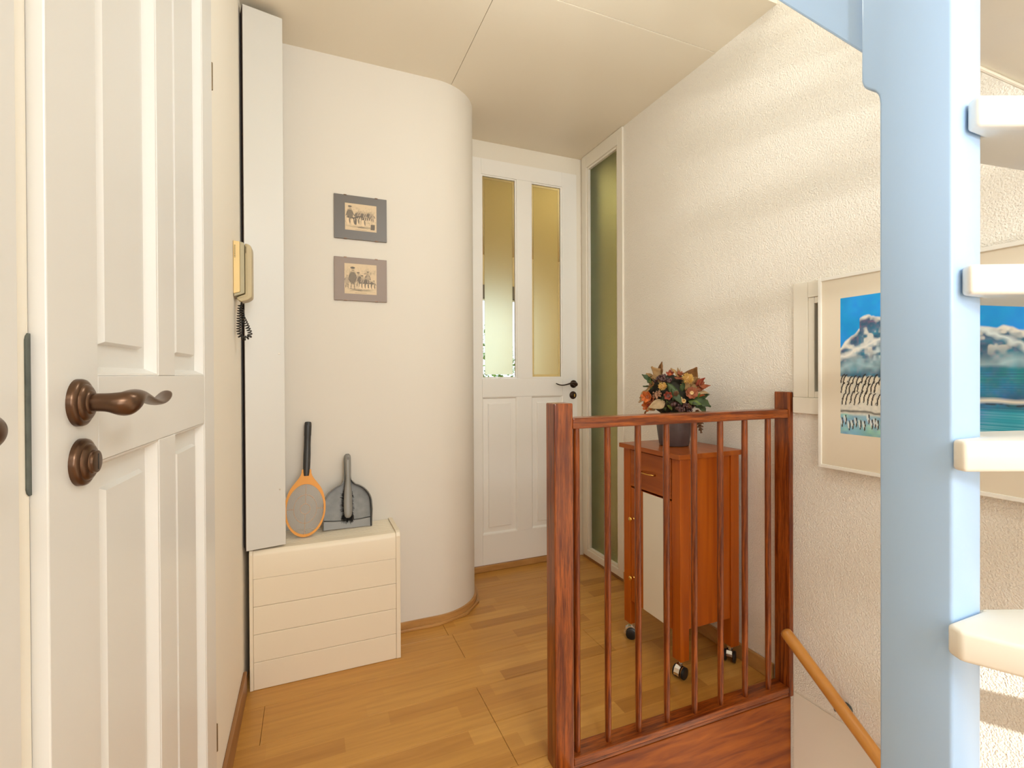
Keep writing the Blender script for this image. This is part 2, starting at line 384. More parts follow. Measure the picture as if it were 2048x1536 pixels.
# fascia below the railing
fa = shell('trim_1')
RA = R(-1.44)                                  # the railing stands a little askew
TR = Matrix.Translation((.649, 1.232, 0)) @ Matrix.Rotation(RA, 4, 'Z')
box('nosing', (.0, .0035, -.012), (.952, .030, -.001), 'mahogany_x', fa, .003, T=TR)
box('fascia_board', (.0, .0075, -1.1), (.951, .024, -.0185), 'mahogany_panel', fa, .004, T=TR)
box('edge_strip', (.04, -3.0, -.20), (.052, -.005, -.001), 'mahogany_x', fa, .003, T=TR)

# skirtings
bb = shell('baseboard_left')
box('skirting_board', (XL, 1.352, 0), (XL+.012, 1.975, .085), 'brown_trim', bb, .003)
bb = shell('baseboard_back')
rr = [(.541+.262*math.cos(R(a)), 2.445+.262*math.sin(R(a))) for a in range(-90, 1, 3)]
path = [(.345, YW-.012)]+rr+[(.803, 2.60)]
inner = [(.791, 2.60)]+arc[::-1]+[(.345, YW)]
o = prism('skirting_board', path+inner, 0, .036, 'beech', bb); smooth_angle(o, 30)
rq = [(.345, YW-.026)]+[(.541+.279*math.cos(R(a)), 2.445+.279*math.sin(R(a))) for a in (-90, -58, -30, -2)]+[(.803+.015, 2.60)]
prism('floor_strip', rq+path[::-1], 0, .012, 'beech', bb, bevel=.002)
bb = shell('baseboard_right')
box('skirting_board', (XW-.014, 1.285, 0), (XW, 2.212, .062), 'beech', bb, .003)
box('skirting_strip', (XW-.010, 2.212, 0), (XW, 2.64, .016), 'brown_trim', bb, .002)

# ------------------------------------------------------------------ doors
def raised_panel_bm(s0, s1, z0, z1, T, mg=.040, dep=.017, mo=.011):
    """moulding slope from the opening, sunk margin, raised field; local s, n, z"""
    bm = bmesh.new()
    def ring(i, n): return [bm.verts.new((s0+i, n, z0+i)), bm.verts.new((s1-i, n, z0+i)), bm.verts.new((s1-i, n, z1-i)), bm.verts.new((s0+i, n, z1-i))]
    rs = [ring(0, -.001), ring(.003, -.002), ring(mo, -dep), ring(mg, -dep+.001), ring(mg+.004, -dep+.008)]
    for a, b in zip(rs, rs[1:]):
        for k in range(4): bm.faces.new((a[k], a[(k+1) % 4], b[(k+1) % 4], b[k]))
    bm.faces.new(rs[-1])
    bk = ring(0, -.03); bm.faces.new(bk[::-1])
    for k in range(4): bm.faces.new((rs[0][k], bk[k], bk[(k+1) % 4], rs[0][(k+1) % 4]))
    bmesh.ops.transform(bm, matrix=T, verts=bm.verts)
    return bm
def lever_set(T, s, z, parent, mat, key_z, sc=1.0, thumb=True, dirn=1):
    """rosette + lever along +s, and a round lock plate below"""
    def AX(s_, z_): return T @ axes((s_, 0, z_), (1, 0, 0), (0, 0, 1), (0, 1, 0))
    prof = [(.0265, 0), (.0265, .004), (.0257, .0064), (.0228, .0082), (.0208, .0084), (.0198, .0104), (.0168, .0122), (.0138, .0126), (.0128, .0142), (.0112, .0146)]
    ro = put('rosette', lathe_bm([(a*sc, b*sc) for a, b in prof], 40, AX(s, z)), mat, parent); smooth_angle(ro, 50)
    P = [(0, .008, 0), (0, .022, 0), (0, .030, -.0005), (.001*dirn, .038, -.002), (.005*dirn, .0435, -.003), (.014*dirn, .0455, .002), (.030*dirn, .0450, .008), (.056*dirn, .0440, .004), (.088*dirn, .0430, -.005), (.118*dirn, .0425, -.007), (.144*dirn, .0420, .001), (.157*dirn, .0415, .008)]
    rad = [.0108, .0105, .0112, .0140, .0158, (.0145, .0125), (.011, .0072), (.0092, .0048), (.0095, .0042), (.0105, .0042), (.0105, .0045), (.006, .003)]
    rad = [(r*sc, r*sc) if not isinstance(r, tuple) else (r[0]*sc, r[1]*sc) for r in rad]
    bm = bmesh.new(); rings = []; n = 14
    PV = [Vector((s+p[0]*sc, p[1]*sc, z+p[2]*sc)) for p in P]
    for i, p in enumerate(PV):
        t = (PV[min(i+1, len(PV)-1)]-PV[max(i-1, 0)]).normalized()
        u = Vector((0, 0, 1)); sd = t.cross(u).normalized(); u2 = sd.cross(t).normalized()
        rings.append([bm.verts.new(p+sd*rad[i][0]*math.cos(2*math.pi*k/n)+u2*rad[i][1]*math.sin(2*math.pi*k/n)) for k in range(n)])
    for a, b in zip(rings, rings[1:]):
        for k in range(n): bm.faces.new((a[k], a[(k+1) % n], b[(k+1) % n], b[k]))
    bm.faces.new(rings[0][::-1]); bm.faces.new(rings[-1])
    bmesh.ops.transform(bm, matrix=T, verts=bm.verts)
    le = put('lever', bm, mat, parent, True)
    md = le.modifiers.new('sub', 'SUBSURF'); md.levels = 1; md.render_levels = 2
    if key_z is not None:
        k = put('lock_rosette', lathe_bm([(a*sc, b*sc) for a, b in prof], 40, AX(s+.004*dirn, key_z)), mat, parent); smooth_angle(k, 50)
        if thumb:
            th = put('thumb_turn', lathe_bm([(.0085, .010), (.0085, .0125), (.0118, .013), (.0128, .0142), (.0124, .0162), (.0095, .0170)], 28, AX(s+.004*dirn, key_z)), mat, k); smooth_angle(th, 45)
            put('slot', box_bm((s+.004*dirn-.001, .0164, key_z-.009), (s+.004*dirn+.001, .0174, key_z+.009), T=T), 'cord', k)
        else:
            put('lock_cylinder', box_bm((s-.0035, .0125, key_z-.010), (s+.0035, .0165, key_z+.008), .002, 2, T=T), 'brass', k)
    return ro
# door_1: closed white panelled door at the left
d1 = shell('door_1', DO)
def dbox(name, s0, s1, n0, n1, z0, z1, mat='door', par=None, bev=.0015): return box(name, (s0, n0, z0), (s1, n1, z1), mat, par or d1, bev, 2, T=TD)
ZT = 2.32
def panel_door(par, s_off, T, flip=False):
    E = [(0, .111), (.328, .414), (.626, .715)] if not flip else [(0, .089), (.301, .387), (.604, .715)]
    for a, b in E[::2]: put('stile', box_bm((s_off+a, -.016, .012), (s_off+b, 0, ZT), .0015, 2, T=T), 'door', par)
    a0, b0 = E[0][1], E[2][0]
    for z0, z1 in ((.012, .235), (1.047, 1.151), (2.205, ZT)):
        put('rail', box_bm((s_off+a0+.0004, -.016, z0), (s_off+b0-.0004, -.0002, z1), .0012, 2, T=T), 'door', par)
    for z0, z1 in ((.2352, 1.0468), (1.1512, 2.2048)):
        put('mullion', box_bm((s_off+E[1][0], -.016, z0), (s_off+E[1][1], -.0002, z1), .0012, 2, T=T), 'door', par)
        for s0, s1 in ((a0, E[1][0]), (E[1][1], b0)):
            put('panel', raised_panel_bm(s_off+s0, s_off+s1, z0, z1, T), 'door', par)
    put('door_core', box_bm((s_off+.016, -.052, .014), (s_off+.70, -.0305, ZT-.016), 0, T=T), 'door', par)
panel_door(d1, 0, TD)
lever_set(TD, .060, 1.121, d1, 'bronze', 1.054)
for z0 in (.246, 1.836):
    put('hinge', lathe_bm([(.0055, 0), (.0055, .030), (.0048, .0302), (.0048, .0308), (.0055, .031), (.0055, .064)], 14, TD @ Matrix.Translation((.7225, -.0045, z0))), 'hinge', d1)
fr = dbox('door_frame', -.045, -.0008, -.14, -.014, -.1, 2.33, 'frame')
put('strike_plate', prism_bm([(.012, 1.033), (-.004, 1.033), (-.0072, 1.036), (-.0085, 1.040), (-.0085, 1.186), (-.0072, 1.190), (-.004, 1.193), (.012, 1.193)], -.0148, -.0128, 'Y', 0, 2, T=TD), 'steel', d1)
# door_2: the next door in the same wall; only the end of its lever reaches into view
TD2 = TD @ Matrix.Translation((-.762, 0, 0))
d2 = shell('door_2', DO)
panel_door(d2, 0, TD2, True)
lever_set(TD2, .585, 1.114, d2, 'bronze', 1.054, dirn=-1)
box('door_frame', (-.86, -.14, -.1), (-.764, -.014, 2.33), 'frame', d2, .0015, T=TD)

# door_3: glazed door at the end of the hall
d3 = shell('door_3', (1.19, YD, 0))
YF = 2.652                                     # front face of the leaf
T3 = axes((0, YF, 0), (1, 0, 0), (0, -1, 0), (0, 0, 1))
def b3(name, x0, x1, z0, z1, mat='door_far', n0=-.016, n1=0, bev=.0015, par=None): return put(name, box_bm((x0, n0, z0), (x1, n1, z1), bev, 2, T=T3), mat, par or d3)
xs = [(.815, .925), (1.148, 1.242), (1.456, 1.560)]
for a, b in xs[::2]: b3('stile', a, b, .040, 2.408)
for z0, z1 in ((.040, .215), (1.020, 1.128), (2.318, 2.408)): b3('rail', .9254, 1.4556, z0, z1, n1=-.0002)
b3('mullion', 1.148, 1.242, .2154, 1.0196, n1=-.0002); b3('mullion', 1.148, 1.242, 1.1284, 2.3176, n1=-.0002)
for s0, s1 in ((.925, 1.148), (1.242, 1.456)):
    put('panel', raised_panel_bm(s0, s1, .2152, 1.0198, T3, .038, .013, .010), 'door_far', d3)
    z0, z1, gb = 1.1284, 2.3176, .009
    for q in ((s0, s0+gb, z0, z1), (s1-gb, s1, z0, z1), (s0+gb, s1-gb, z0, z0+gb), (s0+gb, s1-gb, z1-gb, z1)):
        b3('glazing_bead', *q, n0=-.02, n1=-.005, bev=.001)
    rim = .014
    a, b, c, d = s0+gb, s1-gb, z0+gb, z1-gb
    gp = b3('pane', a+rim, b-rim, c+rim, d-rim, 'frosted', -.017, -.013, 0)
    for q in ((a, a+rim, c, d), (b-rim, b, c, d), (a+rim, b-rim, c, c+rim), (a+rim, b-rim, d-rim, d)):
        b3('pane_bevel', *q, mat='clear', n0=-.017, n1=-.0145, bev=0, par=gp)
lever_set(T3, 1.532, 1.090, d3, 'bronze_dark', 1.020, .92, False, -1)
# its frame and threshold
b3('door_frame', 1.562, XW-.0005, 0, 2.425, 'frame', -.08, -.010)
b3('door_frame', .79, XW-.0005, 2.412, ZC-.0025, 'frame', -.08, -.012)
b3('threshold', .792, 1.561, 0, .036, 'beech', -.09, .004, .004)

# ------------------------------------------------------------------ side light and small window in the right wall
w1 = shell('window_1', (XW, 2.43, 0))
def bw(par, name, y0, y1, z0, z1, x0=-.012, x1=.0, mat='frame', bev=.002): return box(name, (XW+x0, y0, z0), (XW+x1, y1, z1), mat, par, bev)
bw(w1, 'jamb', 2.214, 2.262, .018, ZC-.003); bw(w1, 'jamb', 2.590, 2.642, .018, ZC-.003)
bw(w1, 'sill', 2.2625, 2.5895, .018, .058); bw(w1, 'head', 2.2625, 2.5895, 2.432, ZC-.003)
for q in ((2.2625, 2.277, .0585, 2.4315), (2.573, 2.5895, .0585, 2.4315), (2.2775, 2.5725, .0585, .073), (2.2775, 2.5725, 2.418, 2.4315)):
    bw(w1, 'glazing_bead', *q, -.006, .03)
bw(w1, 'pane', 2.2772, 2.5728, .0732, 2.4178, .010, .014, 'ribbed', 0)
w2 = shell('window_2', (XW, .97, 1.2))
bw(w2, 'jamb', 1.146, 1.200, 1.0665, 1.468, -.011); bw(w2, 'jamb', .745, .799, 1.0665, 1.468, -.011)
bw(w2, 'head', .7995, 1.1455, 1.412, 1.468, -.011); bw(w2, 'sill', .745, 1.200, 1.010, 1.066, -.014)
bw(w2, 'glazing_bead', 1.124, 1.1455, 1.0665, 1.4115, -.008, .03); bw(w2, 'glazing_bead', .7995, .821, 1.0665, 1.4115, -.008, .03)
bw(w2, 'glazing_bead', .8215, 1.1235, 1.0665, 1.088, -.008, .03); bw(w2, 'glazing_bead', .8215, 1.1235, 1.390, 1.4115, -.008, .03)
bw(w2, 'pane', .8212, 1.1238, 1.0882, 1.3898, .010, .014, 'ribbed', 0)

# ------------------------------------------------------------------ the room beyond (seen through the glass)
rb = shell('wall_beyond')
def rbx(lo, hi, mat='roomtan'): box('wall_section', lo, hi, mat, rb)
rbx((-.4, 2.76, -.1), (-.3, 5.5, 2.6)); rbx((3.5, .3, -.1), (3.6, 5.5, 2.6)); rbx((XW+.1, .2, -.1), (3.5, .3, 2.6))
rbx((-.4, .2, 2.6), (3.6, 5.6, 2.7)) if False else rbx((-.4, 2.76, 2.6), (3.6, 5.6, 2.7)); rbx((XW+.1, .2, 2.6), (3.6, 2.76, 2.7))
rbx((-.4, 2.76, -.15), (3.6, 5.6, -.05), 'sub'); rbx((XW+.1, .2, -.15), (3.6, 2.76, -.05), 'sub')
rbx((-.4, 5.5, -.1), (1.40, 5.6, 2.6)); rbx((2.46, 5.5, -.1), (3.6, 5.6, 2.6)); rbx((1.40, 5.5, -.1), (2.46, 5.6, .75)); rbx((1.40, 5.5, 2.10), (2.46, 5.6, 2.6))
rbx((-.4, 2.75, -.1), (.79, 2.76, 2.6)); 
w3 = shell('window_3', (1.93, 5.5, 0))
for lo, hi in (((1.40, 5.46, .75), (1.44, 5.52, 2.10)), ((2.42, 5.46, .75), (2.46, 5.52, 2.10)), ((1.44, 5.46, .75), (2.42, 5.52, .80)), ((1.44, 5.46, 2.05), (2.42, 5.52, 2.10))):
    box('window_frame', lo, hi, 'frame', w3, .003)
box('blind_box', (1.38, 5.40, 2.06), (2.48, 5.46, 2.22), 'curtain', w3, .006)

box('leak_guard', (-4.0, -.20, -.1), (.75, -.145, 2.54), 'wall', wl, T=TD)  # added behind the doors to keep sky light from leaking in

# ------------------------------------------------------------------ stair railing (mahogany)
rl = thing('stair_railing', (.649, 1.232, 0), 'reddish mahogany railing of round balusters in front of the flower cabinet', 'railing')
put('newel_post', box_bm((0, 0, -.30), (.0605, .058, 1.066), .004, 3, T=TR), 'mahogany', rl)
put('newel_post', box_bm((.934, -.001, -.012), (.953, .062, 1.084), .003, 2, T=TR), 'mahogany', rl)
put('top_rail', box_bm((.0608, .002, .990), (.9338, .052, 1.022), .004, 3, T=TR), 'mahogany_x', rl)
put('bottom_rail', box_bm((.0608, .001, .0005), (.9338, .062, .022), .003, 3, T=TR), 'mahogany_x', rl)
xb = [.734, .842, .954, 1.064, 1.177, 1.289, 1.399, 1.509]
proto = None
for x in xb:
    P = Vector((x, 1.2575-(x-.649)*.0251, 0))
    if proto is None:
        bm = lathe_bm([(.0085, .0222), (.0092, .028), (.0102, .12), (.0104, .95), (.0100, .9898)], 18, Matrix.Translation(P))
        proto = put('baluster', bm, 'mahogany', rl, True); p0 = P
        smooth_angle(proto, 50)
    else:
        o = proto.copy(); COL.objects.link(o); o.parent = rl; o.location = P-p0
        o.rotation_euler = (0, 0, 0)

# handrail on the right wall
hr = thing('handrail', (1.54, 1.19, .235), 'amber wooden rod handrail sloping down along the stippled right wall', 'handrail')
a = Vector((1.542, 1.190, .237)); b = Vector((1.542, -.30, -.885)); d = (b-a).normalized()
put('rail_rod', tube_bm([a-d*.010, a-d*.0065, a, a+d*.01, b], [.010, .0165, .0195, .0202, .0202], 20), 'handrail', hr, True)
def bracket(y):
    c = a+d*((1.19-y)/-d.y)
    bm = tube_bm([c-Vector((0, 0, .021)), c-Vector((-.004, 0, .036)), c-Vector((-.025, 0, .046)), (XW-.002, c.y, c.z-.046)], .0055, 10, (0, 1, 0))
    br = put('bracket', bm, 'steel', hr, True)
    put('wall_plate', lathe_bm([(.018, 0), (.018, .003), (.014, .005)], 18, axes((XW-.0003, c.y, c.z-.046), (0, 1, 0), (0, 0, 1), (-1, 0, 0))), 'steel', br)
bracket(1.02); bracket(.1)

# ------------------------------------------------------------------ blue upper staircase
st = thing('upper_staircase', (.79, .39, 0), 'open stair with pale blue post and thick white treads at the right', 'staircase')
X0, X1 = .756, .8235
# newel: wide at the top, narrower from a rounded notch down
pp = [(.350, -.30), (.436, -.30), (.436, 1.540), (.4375, 1.549), (.442, 1.557), (.452, 1.565), (.458, 1.572), (.4605, 1.582), (.4605, 2.50), (.350, 2.50)]
o = prism('newel_post', pp, X0, X1, 'blue', st, 'X', .004, 3); smooth_angle(o, 50)
sg = lambda y: 1.635+1.2766*(y-.470)
o = prism('stringer', [(.4608, sg(.4608)), (1.155, sg(1.155)), (1.155, ZC-.004), (.93, ZC-.004), (.4608, sg(.4608)+.42)], X0+.014, X0+.048, 'blue', st, 'X', .003, 2)
def tread(pts, z0, z1, lab=None):
    o = put('tread', prism_bm(pts, z0, z1, 'Z', .005, 3), 'white_gloss', st); smooth_angle(o, 50); return o
def F(p, dirv, xr=1.600): t = (xr-p[0])/dirv[0]; return (xr, p[1]+t*dirv[1])
f1 = (.775, .332); tread([f1, F(f1, (.922, -.387)), (1.600, .31), (.8238, .408), (.8238, .349), (.785, .3485)], 1.460, 1.499)
f2 = (.762, .334); tread([f2, F(f2, (.905, -.425)), (1.600, .26), (.8238, .404), (.8238, .349), (.772, .3485)], 1.248, 1.286)
f3 = (.743, .332); tread([f3, F(f3, (.922, -.387)), (1.600, .20), (.8238, .395), (.8238, .349), (.752, .3485)], 1.027, 1.066)
f4 = (.732, .331); tread([f4, (1.03, -.215), (1.600, -.16), (1.600, .03), (.8238, .355), (.8238, .349), (.741, .3485)], .796, .834)
f5 = (.735, .298); tread([f5, (1.600, -.42), (1.600, -.21), (.8238, .345), (.8238, .340), (.742, .34)], .565, .603)
# straight treads that climb on towards the upper floor
for k in range(4):
    y = .245+.174*k; z = 1.692+.222*k
    tread([(X1+.0005 if k == 0 else X0+.049, y), (1.600, y), (1.600, y+.226), (X0+.049 if k else X1+.0005, y+.226)], z, z+.038)
    if k == 0: put('back_bead', tube_bm([(X1+.003, y+.2235, z-.004), (1.598, y+.2235, z-.004)], .0035, 8), 'frame', st)

# ------------------------------------------------------------------ radiator cover with grille and slats
rc = thing('radiator_cover', (.07, 2.09, 0), 'ivory slatted radiator cover on the floor in the left corner', 'radiator cover')
YR = 1.985
for xa, xb_ in ((-.2065, -.1945), (.3195, .3365)):
    pts = [(YR-.002, .001), (YR-.002, .497), (YR+.004, .511), (YR+.016, .5165), (YW-.001, .5165), (YW-.001, .001)]
    prism('side_panel', pts, xa, xb_, 'cover', rc, 'X', .0015, 2)
sl = [.001, .102, .204, .306, .408]
for i, z in enumerate(sl[:4]):
    put('front_slat', box_bm((-.194, YR, z), (.319, YR+.012, sl[i+1]-.0012), .0016, 2), 'cover', rc)
tp = [(YR, .408), (YR, .490), (YR+.003, .502), (YR+.011, .509), (YR+.030, .511), (YR+.030, .498), (YR+.012, .490), (YR+.012, .408)]
o = prism('front_slat', tp, -.194, .319, 'cover', rc, 'X'); smooth_angle(o, 35)
for k in range(12):
    y = YR+.0315+k*.0148
    put('grille_slat', box_bm((-.194, y, .498), (.319, min(y+.0122, YW-.002), .511), .002, 2), 'cover', rc)
put('inner_tray', box_bm((-.194, YR+.03, .480), (.319, YW-.002, .4975)), 'cover', rc)
put('back_panel', box_bm((-.194, YW-.012, .001), (.319, YW-.002, .479)), 'cover', rc)

# ------------------------------------------------------------------ tall white pipe cover board
pb = thing('pipe_cover', (-.15, 2.0, .517), 'tall narrow white pipe cover standing on the radiator cover', 'pipe cover')
bu = Vector((.98, .199, 0)); bn = Vector((.199, -.98, 0)); TB = axes((-.2135, 1.972, 0), bu, -bn, (0, 0, 1))
o = put('front_board', box_bm((0, 0, .5175), (.131, .012, 2.484), .001, 1, T=TB), 'board', pb)
put('gap_strip', box_bm((-.0016, .0005, .5175), (-.0001, .1, 2.480), 0, T=TB), 'gap_shade', pb, )  # dark strip painted as shade between board and wall
put('side_board', box_bm((.119, .0125, .5175), (.1305, .165, 2.484), .001, 1, T=TB), 'board', pb)
for z in (.727, 1.232):
    s = put('screw', lathe_bm([(.0032, 0), (.0032, .0006), (.0022, .001)], 14, TB @ axes((.112, -.0002, z), (1, 0, 0), (0, 0, 1), (0, -1, 0))), 'screw', pb)

# ------------------------------------------------------------------ door phone on the left wall
ph = thing('door_phone', (XL, 1.83, 1.5), 'beige wall telephone with coiled black cord beside the white pipe cover', 'intercom')
def yprism(name, poly, y0, y1, mat, par=None, bevel=.0015): return put(name, prism_bm(poly, y0, y1, 'Y', bevel, 2), mat, par or ph)
x0 = XL+.001
yprism('base', [(x0, 1.418), (x0+.0185, 1.424), (x0+.0185, 1.588), (x0, 1.590)], 1.792, 1.872, 'phone_y')
cr = yprism('cradle', [(x0+.0012, 1.4085), (x0+.022, 1.4165), (x0+.0315, 1.421), (x0+.0315, 1.579), (x0+.029, 1.586), (x0+.0188, 1.588), (x0+.0188, 1.4235), (x0+.0012, 1.4175)], 1.7915, 1.874, 'phone_g')
hs = yprism('handset', [(x0+.0085, 1.401), (x0+.020, 1.393), (x0+.040, 1.399), (x0+.0515, 1.4085), (x0+.0525, 1.419), (x0+.0525, 1.570), (x0+.050, 1.578), (x0+.043, 1.583), (x0+.0325, 1.585), (x0+.0325, 1.4185), (x0+.0225, 1.4145), (x0+.009, 1.4075)], 1.797, 1.852, 'phone_h', bevel=.003)
yprism('handset_ridge', [(x0+.014, 1.4035), (x0+.0375, 1.4115), (x0+.0405, 1.416), (x0+.0405, 1.582), (x0+.0385, 1.5835), (x0+.0385, 1.4175), (x0+.0365, 1.4145), (x0+.014, 1.4065)], 1.7955, 1.8535, 'phone_h', hs, .0006)
for k in range(12):
    z = 1.574-k*.0035
    put('slot', box_bm((x0+.003, 1.7905, z), (x0+.0062, 1.7922, z+.0011)), 'slot', ph)
for k in range(6):
    z = 1.5715-k*.0037
    put('slot', box_bm((x0+.0342, 1.7940, z), (x0+.0366, 1.797, z+.0012)), 'slot', hs)
def helix(pts, rad, turns_per_m, phase=0):
    P = [Vector(p) for p in pts]; out = []
    seg = [(P[i+1]-P[i]).length for i in range(len(P)-1)]; tot = sum(seg); n = int(tot*turns_per_m*10)
    for k in range(n+1):
        t = k/n*tot; i = 0
        while i < len(seg)-1 and t > seg[i]: t -= seg[i]; i += 1
        f = t/seg[i]; p = P[i].lerp(P[i+1], f)
        tn = (P[i+1]-P[i]).normalized()
        if i+1 < len(seg) and f > .6: tn = tn.lerp((P[i+2]-P[i+1]).normalized(), (f-.6)/.8).normalized()
        if i > 0 and f < .4: tn = tn.lerp((P[i]-P[i-1]).normalized(), (.4-f)/.8).normalized()
        s1 = tn.cross(Vector((0, 1, .2))).normalized(); s2 = s1.cross(tn)
        a_ = 2*math.pi*k/10+phase
        out.append(p+s1*rad*math.cos(a_)+s2*rad*math.sin(a_))
    return out
yc = 1.812
cp = [(-.208, yc, 1.385), (-.2115, yc, 1.345), (-.213, yc, 1.300), (-.209, yc, 1.279), (-.196, yc, 1.274), (-.182, yc, 1.280), (-.180, yc, 1.292), (-.190, yc, 1.318), (-.203, yc+.01, 1.347), (-.2055, yc+.012, 1.372)]
put('coiled_cord', tube_bm([(-.206, yc, 1.402)]+helix(cp, .0060, 120)+[(-.2055, yc+.012, 1.400)], .0019, 6), 'cord', ph, True)

# ------------------------------------------------------------------ engravings on the picture wall
def canvas(h, w, col): a = np.empty((h, w, 3)); a[:] = col; return a
def blob(a, x, y, rx, ry, col, ang=0, al=1.0):
    h, w, _ = a.shape; Y, X = np.mgrid[0:h, 0:w]; X = (X+.5)/w-x; Y = ((Y+.5)/h-y)
    asp = h/w; Y = Y*asp; c, s = math.cos(ang), math.sin(ang)
    U, V = X*c+Y*s, -X*s+Y*c
    k = np.clip((1.15-np.sqrt((U/rx)**2+(V/(ry*asp))**2))/.3, 0, 1)[..., None]*al
    a[:] = a*(1-k)+np.array(col)*k
def stroke(a, pts, wd, col, al=1.0):
    for (x0_, y0_), (x1_, y1_) in zip(pts, pts[1:]):
        n = max(2, int(math.hypot(x1_-x0_, y1_-y0_)/wd*1.6))
        for i in range(n+1): blob(a, x0_+(x1_-x0_)*i/n, y0_+(y1_-y0_)*i/n, wd, wd*a.shape[1]/a.shape[0], col, 0, al)
PAPER = np.array((.62, .47, .29)); INK = np.array((.10, .075, .05))
def noise2(h, w, cells, seed):
    r = np.random.RandomState(seed); gy, gx = max(2, int(cells*h/w)), cells
    gr = r.rand(gy+1, gx+1); Y, X = np.mgrid[0:h, 0:w]; fy, fx = Y/h*gy, X/w*gx
    iy, ix = fy.astype(int), fx.astype(int); ty, tx = fy-iy, fx-ix; ty, tx = ty*ty*(3-2*ty), tx*tx*(3-2*tx)
    return (gr[iy, ix]*(1-tx)+gr[iy, ix+1]*tx)*(1-ty)+(gr[iy+1, ix]*(1-tx)+gr[iy+1, ix+1]*tx)*ty
def engraving(kind):
    h, w = 100, 118; a = canvas(h, w, PAPER); rnd = random.Random(kind)
    n = noise2(h, w, 26, kind)[..., None]; Y = (np.mgrid[0:h, 0:w][0]/h)[..., None]
    sh = np.clip((n-.42)*1.4, 0, 1)*(np.exp(-((Y-.30)/.12)**2)*.5+np.exp(-((Y-.75)/.16)**2)*.35)
    a[:] = a*(1-sh)+INK*sh
    def person(x, y, hgt, dark, hat=True):
        blob(a, x, y+hgt*.52, hgt*.17, hgt*.30, INK*(1 if dark else 3.6), 0, .85)
        blob(a, x, y+hgt*.88, hgt*.085, hgt*.095, PAPER*.8); blob(a, x+.01, y+hgt*.86, hgt*.05, hgt*.03, INK, 0, .5)
        if hat: blob(a, x, y+hgt*.98, hgt*.10, hgt*.05, INK)
        for s in (-1, 1): stroke(a, [(x+s*hgt*.06, y+hgt*.25), (x+s*hgt*.08, y)], .010, INK, .8)
        stroke(a, [(x-hgt*.12, y+hgt*.65), (x-hgt*.2, y+hgt*.4)], .010, INK, .7)
        stroke(a, [(x+hgt*.12, y+hgt*.65), (x+hgt*.22, y+hgt*.45)], .010, INK, .7)
    def bird(x, y, hgt):
        blob(a, x, y+hgt*.45, hgt*.20, hgt*.42, PAPER*1.12); blob(a, x+hgt*.14, y+hgt*.5, hgt*.07, hgt*.36, INK, .12, .9)
        blob(a, x, y+hgt*.92, hgt*.09, hgt*.10, INK); stroke(a, [(x-hgt*.06, y+hgt*.92), (x-hgt*.2, y+hgt*.9)], .009, INK)
    if kind == 1:
        for i in range(9): person(.36+i*.065, .38+rnd.random()*.08, .34, i % 3 == 0, False)
        person(.15, .28, .62, True)
        for x_, y_ in ((.10, .20), (.24, .19), (.38, .21), (.58, .17)): bird(x_, y_, .30)
        stroke(a, [(.25, .44), (.40, .52), (.55, .54)], .022, INK, .9); stroke(a, [(.33, .24), (.34, .42)], .03, INK, .9)
        for i in range(6): stroke(a, [(.82+i*.022, .06), (.83+i*.022, .27)], .012, INK, .7)
    else:
        person(.25, .16, .72, True); person(.07, .2, .45, False, False)
        for i in range(9): person(.42+i*.062, .22-.004*i+rnd.random()*.04, .46-.025*i, i % 3 == 1, i % 2 == 0)
        for i in range(5): bird(.50+i*.10, .17, .22)
        person(.72, .40, .36, False)
        for i in range(14): blob(a, .62+rnd.random()*.32, .62+rnd.random()*.18, .035, .03, INK, 0, .22)
    for i in range(40): stroke(a, [(rnd.random(), .08+rnd.random()*.1), (rnd.random()*.2+.4, .10+rnd.random()*.06)], .006, INK, .12)
    a[:7] = PAPER*.97
    stroke(a, [(.32, .035), (.68, .035)], .006, INK, .35)
    return np.clip(a, 0, 1)
def mount(x0_, x1_, z0, z1, art, mat, kind, label):
    t = thing('clip_frame', ((x0_+x1_)/2, YW, z0), label, 'picture', 'clip framed engravings on the picture wall')
    put('mount_board', box_bm((x0_, YW-.008, z0), (x1_, YW-.0008, z1), .0006, 1), mat, t)
    ax0, ax1, az0, az1 = art
    pr = put('print_sheet', box_bm((ax0-.0005, YW-.0086, az0-.0005), (ax1+.0005, YW-.0081, az1+.0005)), plain('paper %d' % kind, tuple(PAPER), .6), t)
    grid_image('engraving', engraving(kind), lambda u, v: (ax0+u*(ax1-ax0), YW-.0089, az0+v*(az1-az0)), 'print', pr)
    for x in (x0_+.045, x1_-.045):
        for z, s in ((z0, 1), (z1, -1)):
            put('clip', box_bm((x-.006, YW-.0098, min(z-s*.0012, z+s*.003)), (x+.006, YW-.001, max(z-s*.0012, z+s*.003)), .0004, 1), 'bronze', t)
mount(.101, .320, 1.738, 1.926, (.1455, .2755, 1.777, 1.891), 'mount_dark', 1, 'upper frameless picture, old engraving on a dark slate mount')
mount(.100, .319, 1.473, 1.659, (.142, .2745, 1.503, 1.632), 'mount_brown', 2, 'lower frameless picture, old engraving on a taupe brown mount')

